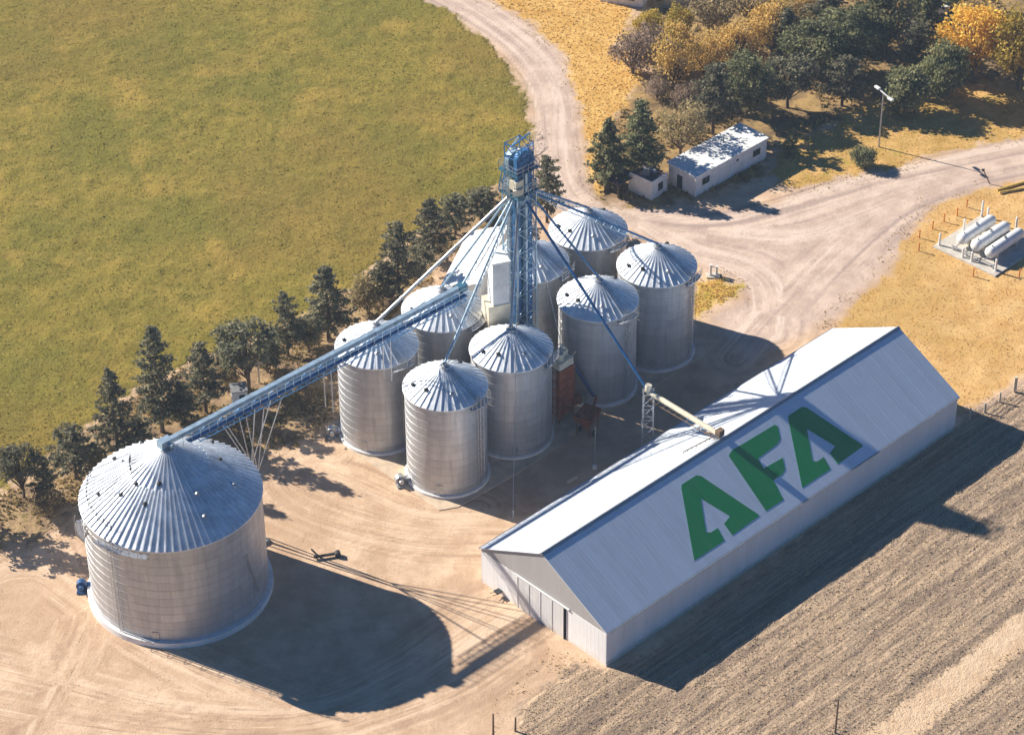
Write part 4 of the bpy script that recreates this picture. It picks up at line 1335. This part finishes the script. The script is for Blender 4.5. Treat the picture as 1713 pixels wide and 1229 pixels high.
fb = thing('farm_building', 'pale farm building at the top edge beyond the yellow verge', 'building', site(1075, 14), radians(-20))
MB().box((-3.5, 4, 1.9), (7, 8, 3.8)).build('wall', M['white_wall'], fb)
MB().box((-3.5, 4, 3.9), (7.5, 8.5, .2)).build('roof', M['galv'], fb)
MB().box((-2, -.03, 1.6), (1.2, .08, 1.2)).build('window', M['glass'], fb)
fb2 = thing('farm_building', 'grey farm building at the top edge, right of the pale one', 'building', site(1118, 18), radians(-18))
MB().box((1.2, 4, 1.8), (4.2, 7, 3.6)).build('wall', M['galv'], fb2)
MB().box((1.2, 4, 3.7), (4.6, 7.4, .2)).build('roof', M['white_roof'], fb2)
fb3 = thing('white_shed', 'white roofed shed glimpsed between the dark trees at the top', 'shed', site(1562, 34), radians(-10))
MB().box((0, 2, 1.2), (4, 4, 2.4)).build('wall', M['white_wall'], fb3)
MB().box((0, 2, 2.5), (4.4, 4.4, .16)).build('roof', M['white_roof'], fb3)

# ================================================================ GAS TANKS
GT = 'white gas tanks lying side by side'
gaz = radians(45)
ga = Vector((cos(gaz), sin(gaz), 0)); gn = Vector((sin(gaz), -cos(gaz), 0))
g0 = site(1609, 400, 1.5); g0.z = 0
slab_c = g0 + ga * 3.4 + gn * 2.3
slab = tag(MB().box((0, 0, .06), (10.5, 10.4, .3), gaz).build('tank_slab', M['concrete'], loc=slab_c - ga * .6), kind='structure')
for i, lb in enumerate(('white gas tank, leftmost of the three in the fenced compound', 'white gas tank in the middle of the three', 'white gas tank, rightmost of the three, cut by the photo edge')):
    o = thing('gas_tank', lb, 'gas tank', g0 + gn * (2.35 * i) + Vector((0, 0, .2)), gaz, GT)
    if i == 0:
        prof = [(0.0, -.55), (.4, -.5), (.68, -.3), (.8, 0), (.8, 6.6), (.68, 6.9), (.4, 7.1), (0.0, 7.15)]
        m_ = MB().lathe([(max(r, .01), z) for r, z in prof], 24)
        m_.v = [(z, x, y + 1.3) for x, y, z in m_.v]
        m_.build('vessel', M['white_steel'], o, smooth=True)
        for x in (1.2, 5.4): MB().box((x, 0, .35), (.4, 1.3, .8)).build('saddle', M['concrete'], o)
        MB().tube((3.3, 0, 2.0), (3.3, 0, 2.4), .2, n=12).tube((.4, 0, 2.0), (.4, 0, 2.3), .09, n=8).build('valve', M['galv'], o)
        gp = o
    else:
        for ch in kids(gp):
            c = ch.copy(); COL.objects.link(c); c.parent = o
pr = thing('pipe_manifold', 'grey pipes and valves in front of the three gas tanks', 'pipes', g0 - ga * 1.3, gaz)
m_ = MB().tube((0, .6, .8), (0, -6.6, .8), .09, n=8)
for i in range(3): m_.tube((0, -2.35 * i, .8), (1.0, -2.35 * i, 1.0), .07, n=8)
m_.build('pipe', M['galv'], pr)
m_ = MB()
for i in range(4): m_.box((0, .3 - 2.2 * i, .45), (.18, .18, .7))
m_.build('bracket', M['galv'], pr)
wposts = [((1571, 412), 'white post at the left corner of the gas tank slab', 2.0), ((1612, 387), 'white post behind the leftmost gas tank', 1.9), ((1642, 362), 'taller of the two white posts behind the gas tanks', 2.4), ((1651, 372), 'white post right beside the tallest one', 2.3),
          ((1610, 432), 'white post at the front of the slab, left of its middle', 1.6), ((1625, 439), 'white post at the middle of the slab front', 1.6), ((1665, 455), 'white post at the front corner of the slab', 2.0), ((1699, 385), 'white post between the tanks and the photo edge', 2.0)]
for p_, lb, h_ in wposts:
    o = MB().tube((0, 0, 0), (0, 0, h_), .17, .15, n=10).tube((0, 0, h_), (0, 0, h_ + .12), .17, .05, n=10).build('bollard', M['white_steel'], loc=site(*p_)); tag(o, lb, 'post', 'white posts round the gas tanks')
oposts = [((1538, 398), 'third from the road end'), ((1537, 420), 'nearest the bare ground'), ((1560, 383), 'beside the green weed patch'), ((1579, 371), 'left of the double post'), ((1601, 361), 'second along the rear side'), ((1617, 347), 'nearest the road'), ((1628, 462), 'in front of the slab'), ((1705, 463), 'at the photo edge')]
for p_, lb in oposts:
    o = MB().tube((0, 0, -.1), (0, 0, 1.25), .09, .08, n=8).box((0, 0, 1.2), (.22, .22, .12)).build('fence_stake', M['orange'], loc=site(*p_)); tag(o, 'orange fence stake ' + lb + ', by the gas tanks', 'stake', 'orange stakes round the gas tanks')
pipes = [((1668, 318), (1790, 282), 'yellow pipe lying on the grass at the right edge of the road'), ((1672, 322), (1800, 300), 'second yellow pipe, lying below the first at the right edge')]
for a_, b_, lb in pipes:
    a = site(*a_, .2); b = site(*b_, .2)
    o = MB().tube((0, 0, 0), b - a, .16, n=8).build('yellow_pipe', M['yellow'], loc=a); tag(o, lb, 'pipe', 'yellow pipes lying beside the road')
rp = thing('road_marker', 'thin dark stake leaning over the road at the right', 'stake', site(1656, 308), 0)
MB().tube((0, 0, 0), (-1.0, .6, 1.9), .08, n=6).build('shaft', M['timber'], rp)
MB().box((-1.05, .62, 1.95), (.4, .1, .35)).build('plate', M['dark'], rp)

# ================================================================ TREES
M['pine'] = leaf_material('pine_needles', lin(92, 92, 76), lin(152, 146, 116))
M['cedar'] = leaf_material('cedar_leaves', lin(88, 92, 66), lin(148, 146, 104))
M['olive'] = leaf_material('olive_leaves', lin(136, 120, 88), lin(188, 168, 122))
M['yellow_leaf'] = leaf_material('autumn_yellow_leaves', lin(228, 180, 62), lin(246, 212, 104))
M['yellow_green'] = leaf_material('yellow_green_leaves', lin(160, 144, 62), lin(216, 186, 88))
M['gold'] = leaf_material('gold_brown_leaves', lin(190, 158, 84), lin(228, 194, 120))
M['brown'] = leaf_material('brown_twigs', lin(124, 106, 92), lin(186, 164, 142))


def trunk_mesh(limbs, h, r, rs, lean=0.0):
    m_ = MB()
    pts = [Vector((lean * math.sin(i * .9) * .25, lean * math.cos(i * 1.3) * .2, h * i / 6)) for i in range(7)]
    pts[0] = Vector((0, 0, -.3))
    for i in range(6):
        m_.tube(pts[i], pts[i + 1], r * (1 - i / 6.5), r * (1 - (i + 1) / 6.5), 7, caps=False)
    for a, b, rr in limbs: m_.tube(a, b, rr, rr * .3, 5, caps=False)
    return m_


def make_conifer(name, mat, h, r, seed, nl=78, start=.12, prof=.8, dens=1.0, droop=.1):
    rs = np.random.RandomState(seed)
    limbs = []; P = []; S = []; T = []
    for i in range(nl):
        t = start + (1 - start) * (i + rs.rand()) / nl
        az = i * 2.399 + rs.uniform(-.5, .5)
        # irregular outline: some limbs short, some long
        L = r * ((1 - t) ** prof * (1.0 if t > start + .18 else .55 + (t - start) * 2.4) + .05) * rs.choice([.55, .8, 1.0, 1.15, 1.25])
        a = Vector((0, 0, h * t))
        b = a + Vector((cos(az) * L, sin(az) * L, L * (.28 - droop * 3 * (1 - t)) + rs.uniform(-.2, .3)))
        limbs.append((a, b, .05 + .07 * (1 - t)))
        tone_l = rs.uniform(.05, .95)
        nc = max(2, int(L * 2.3 * dens))
        for k in range(nc):
            f = .3 + .72 * (k + rs.rand()) / nc
            c = np.array(a.lerp(b, f)) + rs.normal(0, .12, 3)
            n = int(rs.randint(10, 17))
            rad = .34 + .3 * rs.rand()
            d = rs.normal(0, 1, (n, 3)); d /= np.linalg.norm(d, axis=1)[:, None]
            d *= (rs.rand(n) ** .5)[:, None] * rad; d[:, 2] *= .7
            P.append(c + d); S.append(rs.uniform(.22, .5, n)); T.append(np.clip(tone_l * .6 + .2 + rs.uniform(-.25, .3, n), 0, 1))
    root = thing(name, '', 'tree')
    trunk_mesh(limbs, h * .98, .26, rs).build('trunk', M['bark'], root)
    quad_cloud('crown', np.concatenate(P), np.concatenate(S), np.concatenate(T), rs, mat, parent=root, tri=False)
    root['h0'] = h; root['r0'] = r
    return root


def make_broad(name, mat, h, r, seed, lumps=26, leaves=190, base=.3, size=(.25, .55), lump_r=.36, stems=1, hollow=.5):
    rs = np.random.RandomState(seed)
    limbs = []; P = []; S = []; T = []
    c0 = Vector((0, 0, h * (base + 1) / 2)); hz = h * (1 - base) / 2
    for i in range(lumps):
        d = rs.normal(0, 1, 3); d /= np.linalg.norm(d)
        rad = rs.uniform(.35, 1.0) ** .6
        k = np.array([d[0] * r * rad * .8, d[1] * r * rad * .8, d[2] * hz * rad * .85])
        c = np.array(c0) + k
        lr = lump_r * r * rs.uniform(.6, 1.25)
        limbs.append((Vector((0, 0, h * base * rs.uniform(.5, 1.1))), Vector(c), .09))
        n = int(leaves * rs.uniform(.5, 1.3))
        q = rs.normal(0, 1, (n, 3)); q /= np.linalg.norm(q, axis=1)[:, None]
        q *= (rs.uniform(hollow ** 3, 1, n) ** (1 / 3))[:, None] * lr
        q *= (1 + .25 * rs.normal(0, 1, n))[:, None]
        q[:, 2] *= .75
        tl = rs.uniform(0, .7)
        P.append(c + q); S.append(rs.uniform(size[0], size[1], n)); T.append(np.clip(tl + rs.uniform(-.1, .4, n), 0, 1))
    root = thing(name, '', 'tree')
    m_ = trunk_mesh(limbs, h * .7, .22, rs, .6)
    m_.build('trunk', M['bark'], root)
    P = np.concatenate(P); P[:, 2] = np.maximum(P[:, 2], .15)
    quad_cloud('crown', P, np.concatenate(S), np.concatenate(T), rs, mat, parent=root, tri=False)
    root['h0'] = h; root['r0'] = r
    return root


PROTO = {
    'pine0': lambda: make_conifer('pine_tree', M['pine'], 14, 3.4, 1, 84, .14, .8),
    'pine1': lambda: make_conifer('pine_tree', M['pine'], 13, 3.2, 2, 70, .2, .6, 1.0, .05),
    'pine2': lambda: make_conifer('pine_tree', M['pine'], 11, 3.6, 3, 66, .2, .45, .95, .0),
    'bpine': lambda: make_broad('pine_tree', M['pine'], 10, 3.6, 4, 34, 100, .28, (.2, .45), .29),
    'cedar0': lambda: make_conifer('cypress_tree', M['cedar'], 12, 2.9, 5, 96, .06, .7, 1.15, .12),
    'cedar1': lambda: make_broad('evergreen_tree', M['cedar'], 10, 4.0, 6, 46, 120, .12, (.2, .5), .3),
    'cedar2': lambda: make_broad('evergreen_tree', M['cedar'], 12, 4.2, 7, 50, 110, .16, (.2, .5), .29),
    'round': lambda: make_broad('evergreen_bush', M['cedar'], 6, 3.0, 8, 38, 170, .06, (.2, .45), .42),
    'olive': lambda: make_broad('olive_shrub', M['olive'], 5, 2.6, 9, 26, 150, .12, (.18, .4), .38),
    'sparse': lambda: make_broad('bare_tree', M['olive'], 9, 3.8, 10, 40, 70, .2, (.15, .38), .3),
    'reddish': lambda: make_broad('bare_tree', M['brown'], 9, 3.4, 21, 34, 60, .2, (.12, .3), .3),
    'yellow': lambda: make_broad('autumn_tree', M['yellow_leaf'], 9, 4.4, 12, 50, 130, .16, (.2, .45), .3),
    'ygreen': lambda: make_broad('autumn_tree', M['yellow_green'], 9, 4.2, 13, 46, 120, .16, (.2, .45), .3),
    'gold': lambda: make_broad('autumn_shrub', M['gold'], 7, 3.6, 14, 46, 62, .12, (.15, .36), .3),
    'brown': lambda: make_broad('leafless_shrub', M['brown'], 5, 3.0, 15, 34, 80, .1, (.12, .32), .34),
}
made = {}


def tree(kind, bx, by, tx, ty, wpx, label, group):
    p = site(bx, by)
    up = pix(p + Vector((0, 0, 10)))
    per_m = (by - up[1]) / 10
    h = max(1.0, (by - ty) / per_m)
    dist = (p - EYE).length
    r = wpx / 2 / (FPX / dist) * (1.05 if 'pine' in kind else 1.0)
    first = kind not in made
    if first: made[kind] = PROTO[kind]()
    o = made[kind]
    sc = (r / o['r0'], r / o['r0'], h / o['h0'])
    az = rnd.uniform(0, 6.28)
    if first:
        o.location = p; o.rotation_euler = (0, 0, az); o.scale = sc; o['label'] = label
    else:
        o = dup(o, p, az, sc, label)
    o['group'] = group
    o['category'] = 'shrub' if 'shrub' in o.name or 'bush' in o.name else 'tree'
    return o


BELT = 'row of pines between the field and the silos'
for t in (
    ('pine2', -48, 885, -52, 770, 90, 'pine at the very left edge of the photo, before the field'),
    ('bpine', 40, 832, 36, 738, 82, 'bushy pine at the left edge, lowest of the row'),
    ('pine2', 128, 800, 120, 716, 92, 'short spreading pine just left of the wide bin'),
    ('pine0', 200, 772, 186, 622, 88, 'pointed dark pine above the left side of the wide bin'),
    ('pine0', 272, 722, 262, 551, 100, 'tallest pointed pine with a bare lower trunk, above the wide bin'),
    ('pine1', 345, 690, 338, 576, 82, 'thin grey green pine left of the tiny white hut'),
    ('bpine', 415, 652, 408, 530, 125, 'broad rounded pine above the tiny white hut'),
    ('pine1', 482, 596, 477, 490, 64, 'narrow small pine between two broad ones in the row'),
    ('pine0', 550, 566, 545, 448, 100, 'dark pine left of the olive shrub'),
    ('pine1', 668, 508, 668, 374, 88, 'pine behind the leftmost silo, right of the olive shrub'),
    ('pine0', 722, 436, 724, 335, 84, 'dark pine left of the white shed roof'),
    ('pine2', 806, 366, 802, 318, 74, 'pine directly behind the white shed roof'),
    ('pine1', 915, 372, 913, 262, 66, 'brownish pine right behind the elevator tower head'),
    ('pine2', 762, 392, 762, 328, 70, 'dark spreading pine touching the far left corner of the white shed roof'),
    ('pine1', 308, 716, 306, 640, 64, 'small dark pine filling the gap right of the tallest one'),
    ('pine2', 448, 622, 446, 556, 66, 'small spreading pine right of the broad rounded one'),
    ('bpine', 516, 590, 514, 528, 66, 'low rounded pine left of the dark pine and olive shrub'),
    ('pine1', 78, 835, 78, 764, 60, 'thin small pine between the two bushy ones at the left edge'),
    ('pine2', 236, 764, 234, 700, 66, 'low spreading pine between the two pointed ones above the wide bin'),
    ('pine1', 640, 512, 640, 440, 60, 'thin pine just right of the olive shrub'),
    ('bpine', 700, 478, 702, 410, 60, 'low dense pine squeezed between two taller ones behind the silos'),
): tree(*t, BELT)
for t in (('olive', 617, 525, 614, 466, 72, 'pale olive shrub in the gap of the pine row'), ('olive', 300, 700, 302, 650, 50, 'small pale shrub beside the tallest pine'),
          ('olive', 382, 655, 380, 610, 44, 'small shrub at the foot of the broad rounded pine'), ('olive', 80, 862, 80, 815, 60, 'grey shrub below the pine at the left edge'),
          ('olive', 452, 618, 452, 575, 50, 'small shrub between the broad pine and the narrow one'), ('olive', 520, 580, 518, 545, 46, 'small shrub left of the dark pine in the row'),
          ('olive', 165, 790, 165, 750, 50, 'pale shrub at the edge of the wide bin roof'), ('olive', 640, 500, 642, 462, 44, 'small shrub touching the pine behind the leftmost silo')):
    tree(*t, 'shrubs under the row of pines')

GROVE = 'trees of the grove round the white house'
for t in (
    ('cedar0', 1016, 312, 1018, 203, 78, 'dark pointed cypress at the left end of the grove, by the road'),
    ('cedar0', 1070, 296, 1075, 172, 84, 'tall dark cypress behind the white hut'),
    ('sparse', 1138, 262, 1136, 158, 100, 'thin grey branched tree behind the white hut roof'),
    ('pine2', 1192, 225, 1192, 112, 84, 'dark evergreen behind the left half of the long house'),
    ('cedar2', 1250, 196, 1254, 88, 112, 'broad dark evergreen behind the middle of the long house'),
    ('sparse', 1165, 232, 1165, 168, 64, 'thin bare tree touching the long house roof'),
    ('bpine', 1318, 180, 1316, 90, 100, 'dark rounded pine right of the long house'),
    ('cedar2', 1352, 128, 1350, 30, 118, 'large dark evergreen at the back of the grove centre'),
    ('cedar1', 1418, 118, 1420, 10, 112, 'big dark evergreen behind the pines left of the light pole'),
    ('pine2', 1408, 178, 1410, 98, 80, 'spreading dark pine, nearest the light pole on its left'),
    ('cedar2', 1476, 92, 1476, -20, 120, 'dark evergreen at the top edge above the light pole'),
    ('pine1', 1380, 66, 1385, -25, 96, 'dark pine at the top edge, left of the reddish tree'),
    ('cedar0', 1545, 60, 1545, -40, 84, 'dark cypress at the top edge left of the golden tree'),
    ('cedar2', 1590, 20, 1590, -70, 100, 'dark evergreen mostly above the top edge behind the golden tree'),
    ('pine0', 1312, 100, 1312, 18, 84, 'dark pine between the gold shrubs and the big grove trees'),
    ('pine2', 1530, 118, 1530, 40, 70, 'dark pine behind the round bush'),
    ('round', 1512, 188, 1510, 112, 82, 'round dark bush just right of the light pole lamps'),
    ('round', 1578, 165, 1580, 68, 80, 'tall oval dark evergreen under the golden tree'),
    ('yellow', 1625, 130, 1632, 2, 132, 'bright golden yellow tree at the top right'),
    ('ygreen', 1700, 150, 1698, 15, 120, 'yellow green tree at the right edge beside the golden one'),
    ('ygreen', 1765, 200, 1765, 70, 120, 'yellow green tree cut off by the right edge'),
    ('cedar0', 1322, 262, 1322, 215, 30, 'small dark conifer standing in the house shade'),
    ('round', 1443, 278, 1440, 246, 44, 'lone small bush on the grass bank above the road'),
    ('reddish', 1520, 110, 1508, 30, 60, 'reddish bare tree among the dark evergreens'),
): tree(*t, GROVE)
SHR = 'autumn shrubs above the yellow verge'
for t in (
    ('brown', 1058, 122, 1060, 52, 96, 'grey brown leafless shrub alone on the yellow verge'),
    ('brown', 1090, 105, 1092, 38, 70, 'grey brown shrub right behind the lone leafless one'),
    ('gold', 1128, 150, 1130, 35, 86, 'gold brown tree right of the leafless shrubs'),
    ('ygreen', 1085, 70, 1088, 15, 60, 'yellow green shrub in front of the pale farm building'),
    ('gold', 1180, 130, 1182, 55, 80, 'gold brown shrub behind the grove tree on the left'),
    ('gold', 1232, 110, 1232, 35, 96, 'gold brown shrub near the middle of the autumn shrubs'),
    ('gold', 1290, 85, 1292, -5, 100, 'gold brown shrub at the top edge beside the dark evergreens'),
    ('sparse', 1185, 60, 1186, -20, 100, 'pale bare tree at the top edge near the grey building'),
    ('sparse', 1250, 40, 1252, -40, 110, 'pale bare tree at the top edge, second from the grey building'),
    ('gold', 1345, 45, 1346, -40, 90, 'gold brown shrub at the top edge, rightmost of the autumn shrubs'),
    ('sparse', 1330, 70, 1328, -10, 80, 'pale bare tree wedged between gold shrubs at the top'),
    ('brown', 1150, 185, 1150, 140, 60, 'brown leafless shrub below the gold tree'),
    ('brown', 1100, 165, 1102, 128, 56, 'brown leafless shrub on the bare ground behind the cypress'),
    ('ygreen', 1135, 85, 1138, 5, 60, 'narrow yellow green tree right of the farm buildings'),
    ('brown', 1212, 165, 1212, 128, 60, 'brown shrub in the shade of the gold shrubs'),
): tree(*t, SHR)

# ================================================================ ADDED HAZE
hz = MB()  # thin bluish volume added to lift and cool the shadows
X0, X1, Y0, Y1, Z0, Z1 = -4100, 4100, -3100, 5100, -1.5, 206
hz.add([(x, y, z) for z in (Z0, Z1) for x, y in ((X0, Y0), (X1, Y0), (X1, Y1), (X0, Y1))], [(3, 2, 1, 0), (4, 5, 6, 7), (0, 1, 5, 4), (1, 2, 6, 5), (2, 3, 7, 6), (3, 0, 4, 7)])
hm = bpy.data.materials.new('shadow_lift_haze'); hm.use_nodes = True
ht = hm.node_tree; ht.nodes.clear()
ho_ = ht.nodes.new('ShaderNodeOutputMaterial'); pv = ht.nodes.new('ShaderNodeVolumePrincipled')
pv.inputs['Color'].default_value = (0.62, 0.8, 1.0, 1); pv.inputs['Density'].default_value = 0.00014
ht.links.new(pv.outputs[0], ho_.inputs['Volume'])
tag(hz.build('shadow_lift_haze', hm), kind='stuff')
